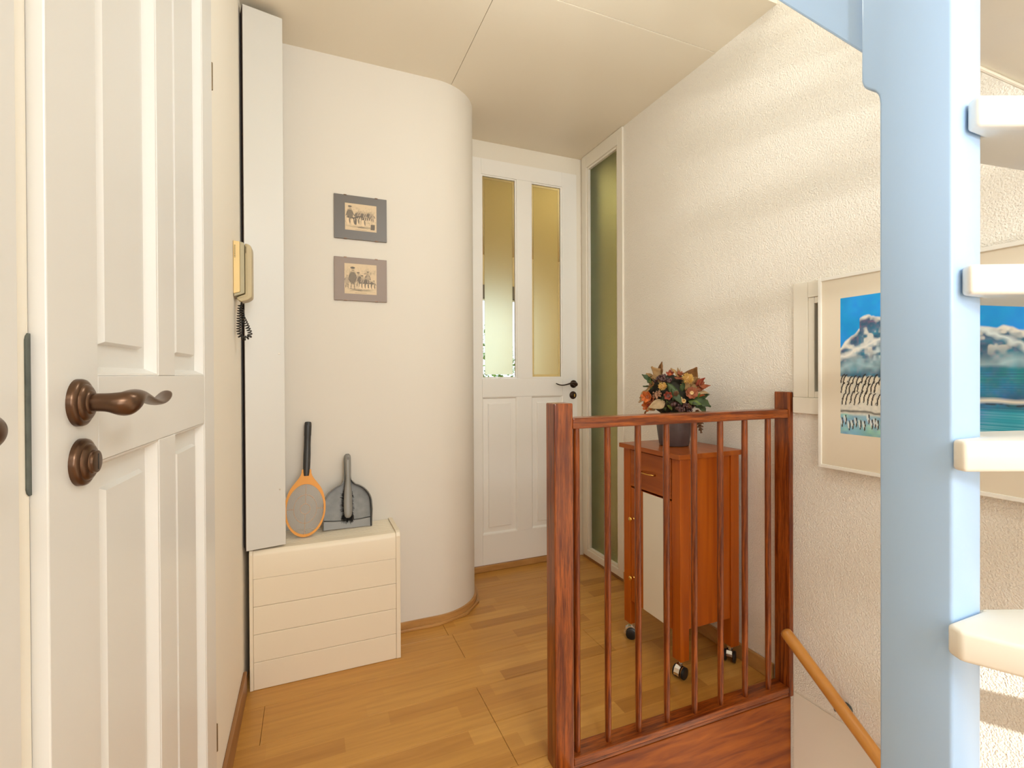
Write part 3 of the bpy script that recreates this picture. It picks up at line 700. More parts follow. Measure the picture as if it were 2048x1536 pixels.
# ------------------------------------------------------------------ electric fly swatter leaning in the corner
zt = .5112
fo, tp_ = Vector((-.022, 2.066, zt+.004)), Vector((-.006, 2.178, .957))
v_ = (tp_-fo).normalized(); u_ = Vector((1, 0, 0)); u_ = (u_-v_*u_.dot(v_)).normalized(); n_ = u_.cross(v_).normalized()
if n_.y > 0: n_ = -n_
TF = axes(fo, u_, v_, n_)                       # local: across, along, towards the viewer
fs = thing('fly_swatter', fo, 'orange electric fly swatter with black grip leaning on the wall', 'fly swatter')
Lr = (tp_-fo).length
def ell(ru, rv, c, a0, a1, n): return [(ru*math.cos(R(a0+(a1-a0)*i/n)), c+rv*math.sin(R(a0+(a1-a0)*i/n))) for i in range(n+1)]
outer = ell(.0755, .108, .108, 180, 360, 30)+ell(.0755, .120, .108, 4, 48, 9)+[(.040, .211), (.030, .224), (.0225, .236), (.0185, .247), (.0175, .262)]
outer = outer+[(-x, y) for x, y in outer[31:][::-1]]
cv, ru, rv = .109, .0755, .108
hole = ell(.0685, .0965, .107, 0, 360, 64)[:-1]
bm = bmesh.new()
def ringface(z):
    ov = [bm.verts.new((p[0], p[1], z)) for p in outer]; hv = [bm.verts.new((p[0], p[1], z)) for p in hole]
    e = [bm.edges.new((ov[i], ov[(i+1) % len(ov)])) for i in range(len(ov))]+[bm.edges.new((hv[i], hv[(i+1) % len(hv)])) for i in range(len(hv))]
    bmesh.ops.triangle_fill(bm, edges=e, use_beauty=True)
    return ov, hv
o1, h1 = ringface(-.006); o2, h2 = ringface(.006)
for a_, b_ in ((o1, o2), (h1, h2)):
    for i in range(len(a_)): bm.faces.new((a_[i], a_[(i+1) % len(a_)], b_[(i+1) % len(b_)], b_[i]))
bmesh.ops.transform(bm, matrix=TF, verts=bm.verts)
put('racket_frame', bm, 'orange', fs)
# wire net: crossing strands clipped to the ellipse
bm = bmesh.new(); hu, hv = .0683, .0963
def clipseg(p, d):
    A = (d[0]/hu)**2+(d[1]/hv)**2; B = 2*(p[0]*d[0]/hu**2+p[1]*d[1]/hv**2); C_ = (p[0]/hu)**2+(p[1]/hv)**2-1
    D = B*B-4*A*C_
    if D <= 0: return None
    s = math.sqrt(D); return [(p[0]+d[0]*t, p[1]+d[1]*t) for t in ((-B-s)/2/A, (-B+s)/2/A)]
for k in range(-46, 47):
    for d in ((.80, .60), (-.80, .60)):
        q = clipseg((0, k*.0050), d)
        if not q: continue
        (ax, ay), (bx, by) = q; wx, wy = -d[1]*.00055, d[0]*.00055
        for zz in (.0014,):
            vs = [bm.verts.new((ax+wx, ay+cv-.002+wy, zz)), bm.verts.new((bx+wx, by+cv-.002+wy, zz)), bm.verts.new((bx-wx, by+cv-.002-wy, zz)), bm.verts.new((ax-wx, ay+cv-.002-wy, zz))]
            vt = [bm.verts.new((v.co.x, v.co.y, zz+.001)) for v in vs]
            bm.faces.new(vs); bm.faces.new(vt)
            for i in range(4): bm.faces.new((vs[i], vs[(i+1) % 4], vt[(i+1) % 4], vt[i]))
bmesh.ops.transform(bm, matrix=TF, verts=bm.verts)
tag(put('wire_net', bm, 'wire', fs), kind='stuff')
bm = bmesh.new()
for f_ in (.62, .27):
    tube_bm([TF @ Vector((hu*f_*math.cos(t*math.pi/24), cv-.002+hv*f_*(.92 if f_ > .5 else .75)*math.sin(t*math.pi/24), -.0008)) for t in range(49)], .0013, 6, n_, bm)
for s in (((0, .27*.75), (0, .985)), ((0, -.27*.75), (0, -.985)), ((-.985, 0), (-.62, 0)), ((.985, 0), (.62, 0))):
    tube_bm([TF @ Vector((p[0]*hu, cv-.002+p[1]*hv, -.0008)) for p in s], .0015, 6, n_, bm)
put('support_rib', bm, 'orange_rib', fs)
gp = [(.0105, .236), (.0125, .250), (.0135, .275), (.0138, .32), (.0128, .36), (.0126, .398), (.0135, .400), (.0138, .44), (.0132, Lr-.004), (.0112, Lr)]
o = put('grip', lathe_bm(gp, 24, TF @ axes((0, 0, .001), (1, 0, 0), (0, 0, -1), (0, 1, 0))), 'grip', fs); smooth_angle(o, 50)
put('hanging_slot', box_bm((-.006, Lr-.0195, .0128), (.006, Lr-.016, .0150), .0006, 1, T=TF), 'black', fs)

# ------------------------------------------------------------------ dustpan with hand brush
fo = Vector((.142, 2.116, zt+.003)); tp_ = Vector((.146, 2.176, .808))
v_ = (tp_-fo).normalized(); u_ = Vector((.99, .06, 0)); u_ = (u_-v_*u_.dot(v_)).normalized(); n_ = u_.cross(v_).normalized()
if n_.y > 0: n_ = -n_
TP = axes(fo, u_, v_, n_)
dp = thing('dustpan', fo, 'grey plastic dustpan standing upright on the radiator cover', 'dustpan')
hw = .0965
prof = [(-hw, 0), (hw, 0), (hw*1.0, .07), (hw*.985, .095)]+[(hw*.985*math.cos(R(t)), .095+.088*math.sin(R(t))) for t in range(8, 74, 8)]+[(.021, .186), (.0145, .197), (.0125, .212), (.0125, .285), (.011, .298), (.006, .304)]
prof = prof+[(-x, y) for x, y in prof[::-1] if y > 0.0]
put('pan_floor', prism_bm(prof, -.003, 0, 'Z', 0, 2, T=TP), 'grey_pan', dp)
side = prof[1:]+[prof[0]]
bm = bmesh.new(); rows_ = []
for x, y in side:
    t = 1.0 if y < .19 else .42
    hgt = .036*min(1, .32+y/.07)*t
    l = math.hypot(x, max(y-.07, .001)); k = .0024/max(l, .001); ix, iy = x*(1-k), y-(max(y-.07, 0))*k
    if y < .01: ix, iy = x*(1-.0024/hw), y
    rows_.append([bm.verts.new(p) for p in ((x, y, -.003), (x, y, hgt), (ix, iy, hgt), (ix, iy, 0))])
for a_, b_ in zip(rows_, rows_[1:]):
    for i in range(4): bm.faces.new((a_[i], a_[(i+1) % 4], b_[(i+1) % 4], b_[i]))
bm.faces.new(rows_[0]); bm.faces.new(rows_[-1])
bmesh.ops.transform(bm, matrix=TP, verts=bm.verts)
o = put('pan_rim', bm, 'grey_dark', dp); smooth_angle(o, 40)
bm = tube_bm([TP @ Vector((x*1.004, y+.0008, (.036*min(1, .32+y/.07)*(1.0 if y < .19 else .42)))) for x, y in side], .0016, 6, n_)
put('rim_bead', bm, 'grey_light', dp, True)
lipp = [(-hw+.003, .0005), (hw-.003, .0005), (hw-.003, .036), (.05, .0315), (0, .030), (-.05, .0315), (-hw+.003, .036)]
o = put('ramp_lip', prism_bm(lipp, .0002, .0045, 'Z', .0014, 2, T=TP), 'grey_light', dp)
put('ramp_ridge', tube_bm([TP @ Vector(p) for p in ((-hw+.004, .0378, .002), (-.05, .0335, .003), (0, .032, .003), (.05, .0335, .003), (hw-.004, .0378, .002))], .002, 6, n_), 'grey_dark', dp, True)
hb = thing('hand_brush', TP @ Vector((0, .06, .02)), 'grey hand brush with black bristles clipped into the dustpan', 'brush')
zb = .026
hpts = [((0, .303, zb-.004), (.0095, .006)), ((0, .299, zb-.002), (.0125, .008)), ((0, .285, zb), (.0128, .009)), ((0, .245, zb), (.0122, .010)), ((0, .215, zb+.001), (.0105, .010)), ((0, .198, zb+.002), (.0100, .009)), ((0, .180, zb+.002), (.0125, .008)), ((0, .150, zb+.001), (.0160, .008)), ((0, .105, zb), (.0178, .0085)), ((0, .066, zb), (.0172, .0085)), ((0, .050, zb), (.0145, .008)), ((0, .042, zb), (.006, .005))]
bm = bmesh.new(); rings = []
for p, (ra, rb_) in hpts:
    rings.append([bm.verts.new((p[0]+ra*math.cos(2*math.pi*k/16), p[1], p[2]+rb_*math.sin(2*math.pi*k/16))) for k in range(16)])
for a_, b_ in zip(rings, rings[1:]):
    for k in range(16): bm.faces.new((a_[k], a_[(k+1) % 16], b_[(k+1) % 16], b_[k]))
bm.faces.new(rings[0][::-1]); bm.faces.new(rings[-1]); bmesh.ops.transform(bm, matrix=TP, verts=bm.verts)
o = put('brush_body', bm, 'grey_light', hb, True); md = o.modifiers.new('s', 'SUBSURF'); md.levels = 1; md.render_levels = 1
o = put('hanging_eye', lathe_bm([(.0045, -.0002), (.0045, .0012), (.0032, .0014)], 14, TP @ axes((0, .2865, zb+.0086), (1, 0, 0), (0, 1.5, 0), (0, 0, 1))), 'mount_dark', hb)
bm = bmesh.new(); rnd = random.Random(3)
for k in range(1500):
    t = rnd.random(); y = .040+.135*t; w_ = .0185*min(1, (1-t)*2.5+.3)
    x = (rnd.random()*2-1)*w_; l = .020
    dx, dy = x*.42+(rnd.random()-.5)*.010, (-.022 if t < .2 else 0)*rnd.random()*1.3+(rnd.random()-.5)*.010
    p = Vector((x, y, zb-.004)); q = Vector((x+dx, y+dy, zb-.004-l)); s = Vector((.0006, .0004, 0))
    vs = [bm.verts.new(TP @ c) for c in (p-s, p+s, q+s*.6, q-s*.6)]
    bm.faces.new(vs)
tag(put('bristles', bm, 'bristle', hb), kind='stuff')

# ------------------------------------------------------------------ cherry cabinet on castors
cb = thing('rolling_cabinet', (1.41, 1.59, 0), 'cherry wood rolling cabinet with brass knobs behind the stair railing', 'cabinet')
CX0, CX1, CY0, CY1 = 1.268, 1.564, 1.411, 1.760
box('top_board', (1.250, 1.397, .832), (1.574, 1.770, .851), 'cherry_h', cb, .0022, 2)
for xa, ya in ((CX0, CY0), (CX0, CY1-.045), (CX1-.042, CY0), (CX1-.042, CY1-.045)):
    box('leg', (xa, ya, .073), (xa+.042, ya+.045, .8317), 'cherry', cb, .0025, 2)
box('side_panel', (CX0+.0425, CY0+.006, .187), (CX1-.0425, CY0+.022, .8316), 'cherry', cb, .001, 1)
box('side_panel', (CX0+.0425, CY1-.022, .187), (CX1-.0425, CY1-.006, .8316), 'cherry', cb, .001, 1)
box('back_panel', (CX1-.016, CY0+.0455, .187), (CX1-.006, CY1-.0455, .8316), 'cherry', cb)
box('bottom_shelf', (CX0+.012, CY0+.0455, .172), (CX1-.016, CY1-.0455, .186), 'cherry', cb)
y0, y1 = CY0+.049, CY1-.047
dr = box('drawer', (CX0+.001, y0, .672), (CX0+.019, y1, .826), 'cherry_h', cb, .0015, 2)
xq = CX0+.001
hp = [(xq, 1.553, .745), (xq-.012, 1.555, .7465), (xq-.020, 1.566, .7475), (xq-.020, 1.595, .7475), (xq-.020, 1.624, .7475), (xq-.012, 1.635, .7465), (xq, 1.637, .745)]
put('drawer_handle', tube_bm(hp, [(.004, .004), (.004, .003), (.0045, .0026), (.005, .0026), (.0045, .0026), (.004, .003), (.004, .004)], 10), 'brass', dr, True)
do = box('cupboard_door', (CX0+.003, y0, .176), (CX0+.019, y1, .664), 'cherry', cb, .0015, 2)
box('white_panel', (CX0+.0012, y0+.022, .1775), (CX0+.0032, y1-.083, .663), 'panelwhite', do, .0005, 1)
for z in (.283, .534):
    o = put('knob', lathe_bm([(.0058, 0), (.0040, .002), (.0034, .009), (.0062, .013), (.0098, .0155), (.0102, .019), (.0080, .022), (.0035, .0236)], 20, axes((CX0+.0032, y1-.018, z), (0, 1, 0), (0, 0, 1), (-1, 0, 0))), 'brass', do); smooth_angle(o, 60)
def castor(x, y, ang):
    T = Matrix.Translation((x, y, 0)) @ Matrix.Rotation(R(ang), 4, 'Z')
    c = put('castor', lathe_bm([(.006, .045), (.006, .062), (.011, .0625), (.011, .0728)], 14, T), 'chrome', cb)
    bm = bmesh.new()
    hood = [(-.030, .020), (-.030, .030), (-.024, .044), (-.012, .052), (.002, .054), (.014, .049), (.022, .039), (.024, .030), (.019, .030), (.012, .040), (0, .045), (-.012, .043), (-.020, .034), (-.023, .022)]
    for s in (-.0105, .0095): 
        b2 = prism_bm([(p[0]-.004, p[1]) for p in hood], s, s+.0012, 'Y', 0, 2, T=T); me = bpy.data.meshes.new('t'); b2.to_mesh(me); b2.free(); bm.from_mesh(me)
    b2 = prism_bm([(p[0]-.004, p[1]+.001) for p in hood], -.0095, .0095, 'Y', 0, 2, T=T); me = bpy.data.meshes.new('t'); b2.to_mesh(me); b2.free(); bm.from_mesh(me)
    put('hood', bm, 'chrome', c)
    for s in (-.0225, .0115):
        o = put('wheel', lathe_bm([(.019, 0), (.0222, .002), (.0225, .009), (.019, .011)], 26, T @ axes((-.004, s, .0232), (1, 0, 0), (0, 0, 1), (0, 1, 0))), 'black', c); smooth_angle(o, 50)
castor(CX0+.024, CY0+.026, 18); castor(CX0+.024, CY1-.024, -38); castor(CX1-.024, CY0+.026, 215); castor(CX1-.024, CY1-.024, 170)

# ------------------------------------------------------------------ vase and dried bouquet
VX, VY, VZ = 1.412, 1.607, .8513
vs_ = thing('vase', (VX, VY, VZ), 'dusky plum ceramic vase on the rolling cabinet top', 'vase')
o = put('vase_body', lathe_bm([(.052, 0), (.0585, .002), (.0605, .010), (.0665, .05), (.0705, .085), (.072, .108), (.0715, .113), (.069, .1145), (.0665, .112), (.0655, .085), (.060, .02), (.0, .014)], 40, Matrix.Translation((VX, VY, VZ)), cap=False), 'vase', vs_); smooth_angle(o, 50)
M['d_tan'] = plain('dry tan leaf', (0.36, 0.215, 0.085), .7, var=(30, .3))
M['d_brown'] = plain('dry brown leaf', (0.22, 0.095, 0.025), .6, var=(30, .3))
M['d_pale'] = plain('pale dry leaf', (0.46, 0.32, 0.17), .7, var=(30, .2))
M['d_green'] = plain('dark green leaf', (0.045, 0.075, 0.022), .5, var=(40, .35))
M['d_lime'] = plain('fresh green leaf', (0.13, 0.19, 0.035), .45, var=(40, .3))
M['d_orange'] = plain('orange petal', (0.52, 0.125, 0.02), .55, var=(40, .25))
M['d_rust'] = plain('rust petal', (0.29, 0.075, 0.022), .55, var=(40, .3))
M['d_red'] = plain('brick red petal', (0.27, 0.045, 0.018), .55, var=(40, .3))
M['d_yellow'] = plain('straw yellow spikes', (0.78, 0.54, 0.17), .6)
M['d_cream'] = plain('cream ring', (0.68, 0.46, 0.20), .5)
M['d_berry'] = plain('dusky berry', (0.085, 0.038, 0.036), .3, var=(60, .4))
M['d_cone'] = plain('cone scale', (0.15, 0.068, 0.03), .6)
M['d_nut'] = plain('pinkish brown bud', (0.33, 0.17, 0.095), .45)
M['d_filler'] = plain('dark filler', (0.022, 0.020, 0.011), .9)
bq = thing('dried_bouquet', (VX, VY, VZ+.115), 'bouquet of dried orange and tan flowers in the plum vase', 'bouquet')
E1, E2, E3 = Vector((.75, -.66, 0)), Vector((0, 0, 1)), Vector((-.66, -.75, 0))
CB = Vector((VX, VY, 1.075))
def at(cx, cy, push=0.0):
    """point on the dome, from right / up offsets in 1/3765 m steps around its centre"""
    a_, b_ = (cx-691)*.000262, (576-cy)*.000262
    dz = math.sqrt(max(.0006, 1-(a_/.150)**2-(b_/.125)**2))*.095 if (a_/.150)**2+(b_/.125)**2 < 1 else .02
    p = CB+E1*a_+E2*b_+E3*(dz+push); nrm = (p-(CB-Vector((0, 0, .05)))).normalized()
    return p, nrm
def leaf(p, d, nrm, L_, W_, mat, curl=.3, lobes=0, name='leaf'):
    d = d.normalized(); sd = d.cross(nrm).normalized(); nn = sd.cross(d).normalized()
    bm = bmesh.new(); nu, nv = 9, 4; V = []
    for i in range(nu+1):
        t = i/nu; w = W_*math.sin(math.pi*min(.97, max(.04, t**.85)))*(1+(.28*math.sin(lobes*math.pi*2*t) if lobes else 0))
        rowv = []
        for j in range(-nv//2, nv//2+1):
            f = j/(nv/2)
            rowv.append(bm.verts.new(p+d*(t*L_-abs(f)*w*.15)+sd*(f*w*.5)+nn*(curl*L_*(t*t)*.5-curl*W_*.35*(1-f*f)+.003*math.sin(7*t+3*f))))
        V.append(rowv)
    for a_, b_ in zip(V, V[1:]):
        for j in range(nv): bm.faces.new((a_[j], a_[j+1], b_[j+1], b_[j]))
    o = put(name, bm, mat, bq, True)
    md = o.modifiers.new('t', 'SOLIDIFY'); md.thickness = .0007; return o
def frame_(nrm):
    a_ = nrm.cross(Vector((0, 0, 1))).normalized(); b_ = a_.cross(nrm).normalized(); return a_, b_
def petals_flower(p, nrm, r, n, mat, cup=.5, centre=None, name='flower', wid=.75, crad=.3):
    a_, b_ = frame_(nrm); bm = bmesh.new()
    for k in range(n):
        an = 2*math.pi*k/n+.2; d = a_*math.cos(an)+b_*math.sin(an); s = nrm.cross(d)
        pts = []
        for i in range(5):
            t = i/4; w = r*wid*math.sin(math.pi*(.12+.80*t))*.62
            lift = nrm*(cup*r*t*t)
            pts.append([bm.verts.new(p+d*(r*t)+s*(w*f)+lift+nrm*(.12*r*abs(f)+.0015*(k % 2))) for f in (-1, 0, 1)])
        for q, q2 in zip(pts, pts[1:]):
            for j in range(2): bm.faces.new((q[j], q[j+1], q2[j+1], q2[j]))
    o = put(name, bm, mat, bq, True); md = o.modifiers.new('t', 'SOLIDIFY'); md.thickness = .0012
    if centre:
        put('flower_centre', lathe_bm([(r*crad, 0), (r*crad*1.1, r*.22), (r*crad*.9, r*.32), (r*crad*.55, r*.28), (r*crad*.3, r*.2)], 18, axes(p, a_, b_, nrm)), centre, o, True)
    return o
def pincushion(p, nrm, r):
    a_, b_ = frame_(nrm); bm = bmesh.new(); rnd_ = random.Random(int(r*1e5))
    for k in range(230):
        th = math.acos(1-rnd_.random()*1.05); an = rnd_.random()*6.283
        d = nrm*math.cos(th)+(a_*math.cos(an)+b_*math.sin(an))*math.sin(th)
        l = r*(.82+.3*rnd_.random()); q = p+d*l+nrm*.12*r; s = d.cross(a_ if abs(d.dot(a_)) < .9 else b_).normalized()*r*.045; s2 = d.cross(s).normalized()*r*.045
        base = p+d*r*.35
        vs = [bm.verts.new(base+s), bm.verts.new(base+s2), bm.verts.new(base-s)]; tp = [bm.verts.new(q+s*.8), bm.verts.new(q+s2*.8), bm.verts.new(q-s*.8)]
        for i in range(3): bm.faces.new((vs[i], vs[(i+1) % 3], tp[(i+1) % 3], tp[i]))
        bm.faces.new(tp)
    o = put('spiky_flower', bm, 'd_yellow', bq)
    put('flower_centre', lathe_bm([(.001, -r*.4), (r*.5, -r*.15), (r*.6, r*.15), (r*.4, r*.5), (.001, r*.62)], 14, axes(p, a_, b_, nrm)), 'd_cream', o, True)
def ball_cluster(p, nrm, R_, n, r, mat, name='berry_cluster', flat=.6):
    a_, b_ = frame_(nrm); bm = bmesh.new(); rnd_ = random.Random(n*7+int(p.x*1000))
    for k in range(n):
        q = p+a_*rnd_.uniform(-R_, R_)+b_*rnd_.uniform(-R_, R_)*flat+nrm*rnd_.uniform(-.4, .5)*R_*.6
        rr_ = r*rnd_.uniform(.75, 1.2)
        bmesh.ops.create_icosphere(bm, subdivisions=2, radius=rr_, matrix=Matrix.Translation(q) @ Matrix.Diagonal((1, 1, 1.25, 1)))
    return put(name, bm, mat, bq, True)
def cone(p, ax_, L_, r, mat='d_cone'):
    ax_ = ax_.normalized(); a_, b_ = frame_(ax_); bm = bmesh.new()
    for i in range(8):
        t = i/7; rad = r*(math.sin(math.pi*(.2+.72*t)))
        for k in range(7):
            an = 6.283*k/7+i*.5; d = a_*math.cos(an)+b_*math.sin(an); s = ax_.cross(d)
            c = p+ax_*(t*L_)
            v = [c+d*rad*.25-s*rad*.3, c+d*rad*.25+s*rad*.3, c+d*rad*.9+s*rad*.42+ax_*L_*.09, c+d*rad*1.08+ax_*L_*.12, c+d*rad*.9-s*rad*.42+ax_*L_*.09]
            f = [bm.verts.new(x) for x in v]; f2 = [bm.verts.new(x-ax_*.0018) for x in v]
            bm.faces.new(f); bm.faces.new(f2[::-1])
            for j in range(5): bm.faces.new((f[j], f2[j], f2[(j+1) % 5], f[(j+1) % 5]))
    bmesh.ops.create_cone(bm, segments=8, radius1=r*.35, radius2=r*.2, depth=L_*1.05, cap_ends=True, matrix=Matrix.Translation(p+ax_*L_*.5) @ ax_.to_track_quat('Z', 'Y').to_matrix().to_4x4())
    return put('pine_cone', bm, mat, bq)
# dark filler heart of the bouquet and its stems
bm = bmesh.new(); bmesh.ops.create_icosphere(bm, subdivisions=4, radius=1, matrix=Matrix.Translation(CB-Vector((0, 0, .012))) @ Matrix.Diagonal((.098, .098, .082, 1)))
rnd = random.Random(5)
for v in bm.verts: v.co += (v.co-CB)*rnd.uniform(-.1, .12)
put('filler_ball', bm, 'd_filler', bq, True)
put('stem_bundle', tube_bm([(VX, VY, VZ+.02), (VX, VY, 1.02)], [.03, .05], 10, (0, 1, 0)), 'd_filler', bq, True)
def L2(cx, cy, ang, L_, W_, mat, curl=.3, lobes=0, push=0, tilt=.25):
    p, nr = at(cx, cy, push); d = (E1*math.cos(R(ang))+E2*math.sin(R(ang))+nr*tilt); leaf(p, d, nr, L_*.000262, W_*.000262, mat, curl, lobes)
L2(545, 400, 140, 300, 200, 'd_tan', .5, 2, -.01); L2(470, 330, 62, 240, 150, 'd_brown', .4, 0, -.012); L2(420, 360, 165, 170, 110, 'd_tan', .4, 0, -.01)
L2(880, 430, 58, 290, 230, 'd_brown', .25, 0, -.02); L2(905, 420, 20, 150, 160, 'd_tan', .4, 0, -.012); L2(880, 410, 262, 150, 190, 'd_tan', -.3, 2, -.006); L2(960, 440, 300, 130, 130, 'd_tan', -.2, 0, -.008)
L2(330, 480, 250, 250, 130, 'd_tan', .3, 2, -.014); L2(300, 620, 235, 190, 130, 'd_pale', .2, 2, -.014); L2(560, 720, 205, 270, 170, 'd_pale', .35, 0, .006); L2(420, 800, 205, 150, 110, 'd_tan', .2, 0, .0)
L2(780, 330, 150, 190, 80, 'd_tan', .2, 0, .004); L2(700, 330, 330, 160, 70, 'd_rust', .2, 0, .006); L2(760, 330, 100, 140, 70, 'd_pale', .2, 0, -.01)
L2(390, 420, 150, 220, 110, 'd_green', .2, 3, -.006); L2(350, 520, 80, 170, 65, 'd_lime', .2, 0, -.002); L2(600, 420, 300, 320, 110, 'd_green', -.1, 0, .004); L2(660, 520, 300, 280, 120, 'd_green', -.15, 0, .006)
L2(560, 860, 100, 210, 90, 'd_green', .2, 0, .002); L2(660, 850, 112, 200, 60, 'd_lime', .3, 0, .004); L2(690, 820, 80, 230, 80, 'd_green', .1, 0, .002)
L2(960, 640, 325, 300, 230, 'd_green', -.1, 4, -.004); L2(1010, 700, 300, 250, 160, 'd_green', -.1, 3, -.002); L2(900, 700, 340, 200, 90, 'd_lime', .1, 0, .004); L2(990, 680, 60, 130, 60, 'd_lime', .2, 0, .002); L2(1020, 640, 10, 190, 120, 'd_green', 0, 3, -.006)
L2(1000, 520, 5, 230, 110, 'd_rust', .3, 0, -.006); L2(1010, 560, 340, 190, 80, 'd_pale', .3, 0, -.002); L2(1000, 470, 40, 190, 90, 'd_red', .2, 0, -.008); L2(1030, 610, 350, 110, 60, 'd_orange', .2, 0, 0)
L2(740, 520, 250, 190, 90, 'd_green', 0, 0, .004); L2(800, 560, 80, 180, 80, 'd_green', .1, 0, .0); L2(300, 840, 250, 120, 70, 'd_brown', 0, 0, 0); L2(470, 700, 20, 160, 80, 'd_green', .2, 0, .0)
p, nr = at(885, 370, .018); pincushion(p, (nr+E3*.6).normalized(), .0235)
p, nr = at(530, 485, .012); pincushion(p, (nr+E3*.6).normalized(), .0175)
p, nr = at(945, 580, .006); petals_flower(p, (nr*.4+E3).normalized(), .0245, 9, 'd_rust', .25, 'd_cream', wid=.8)
p, nr = at(300, 650, .004); petals_flower(p, (nr*.6+E3).normalized(), .024, 7, 'd_orange', .75, 'd_rust')
p, nr = at(310, 780, .004); petals_flower(p, (nr*.6+E3-E2*.3).normalized(), .023, 7, 'd_orange', .7, 'd_red')
p, nr = at(385, 700, .004); petals_flower(p, nr, .017, 6, 'd_rust', .8)
p, nr = at(640, 300, .002); petals_flower(p, (nr+E3*.3).normalized(), .0165, 5, 'd_red', .6, 'd_orange')
p, nr = at(610, 625, .010); petals_flower(p, (nr*.5+E3).normalized(), .018, 6, 'd_red', .7, 'd_berry', crad=.42)
p, nr = at(380, 470, .004); petals_flower(p, nr, .015, 5, 'd_brown', .7)
p, nr = at(1075, 480, .0); petals_flower(p, (nr+E3*.4).normalized(), .018, 6, 'd_rust', .8, 'd_berry', crad=.4)
p, nr = at(780, 310, .004); petals_flower(p, nr, .014, 6, 'd_rust', .8)
for c in ((775, 672, .011), (832, 700, .009)):
    p, nr = at(c[0], c[1], .012); q = (nr*.4+E3).normalized(); a_, b_ = frame_(q)
    put('ring_pod', lathe_bm([(.0015, -.014), (c[2]*.5, -.010), (c[2]*.95, 0), (c[2], .002), (c[2]*.8, .003), (c[2]*.62, .001), (c[2]*.5, -.004), (.001, -.006)], 18, axes(p, a_, b_, q), False), 'd_cream', bq, True)
p, nr = at(440, 610, .006); ball_cluster(p, nr, .019, 26, .0042, 'd_nut', 'bud_cluster', .8)
p, nr = at(490, 360, .004); ball_cluster(p, nr, .026, 38, .0048, 'd_berry', flat=.65)
p, nr = at(590, 390, .002); ball_cluster(p, nr, .016, 18, .0045, 'd_berry', flat=.6)
p, nr = at(850, 800, .006); ball_cluster(p, nr, .034, 52, .0045, 'd_berry', flat=.45)
p, nr = at(940, 760, .004); ball_cluster(p, nr, .017, 18, .0038, 'd_cone', flat=.6)
p, nr = at(700, 740, .004); ball_cluster(p, nr, .010, 6, .007, 'd_berry', flat=.6)
p, nr = at(1010, 930, -.02); cone(CB+E1*.090+E2*-.075+E3*.02, E1*.18-E2, .085, .017)
p, nr = at(720, 600, .002); cone(p-nr*.01, nr, .03, .012)
# twigs and the far side
put('twig', tube_bm([CB+E1*.02, CB+E1*.026+E2*.1+E3*.02], .0006, 5, (1, 0, 0)), 'd_brown', bq)
rnd = random.Random(11)
for k in range(26):
    an = rnd.uniform(-.1, math.pi+.1); d = (E1*math.cos(an)-E3*math.sin(an)+E2*rnd.uniform(-.35, .75)).normalized()
    p = CB-Vector((0, 0, .01))+Vector((d.x*.085, d.y*.085, d.z*.07))
    leaf(p, d*.6+E2*rnd.uniform(-.4, .4)+E1*rnd.uniform(-.6, .6), d, rnd.uniform(.03, .055), rnd.uniform(.02, .034), rnd.choice(['d_green', 'd_tan', 'd_brown', 'd_green', 'd_rust']), rnd.uniform(0, .4))

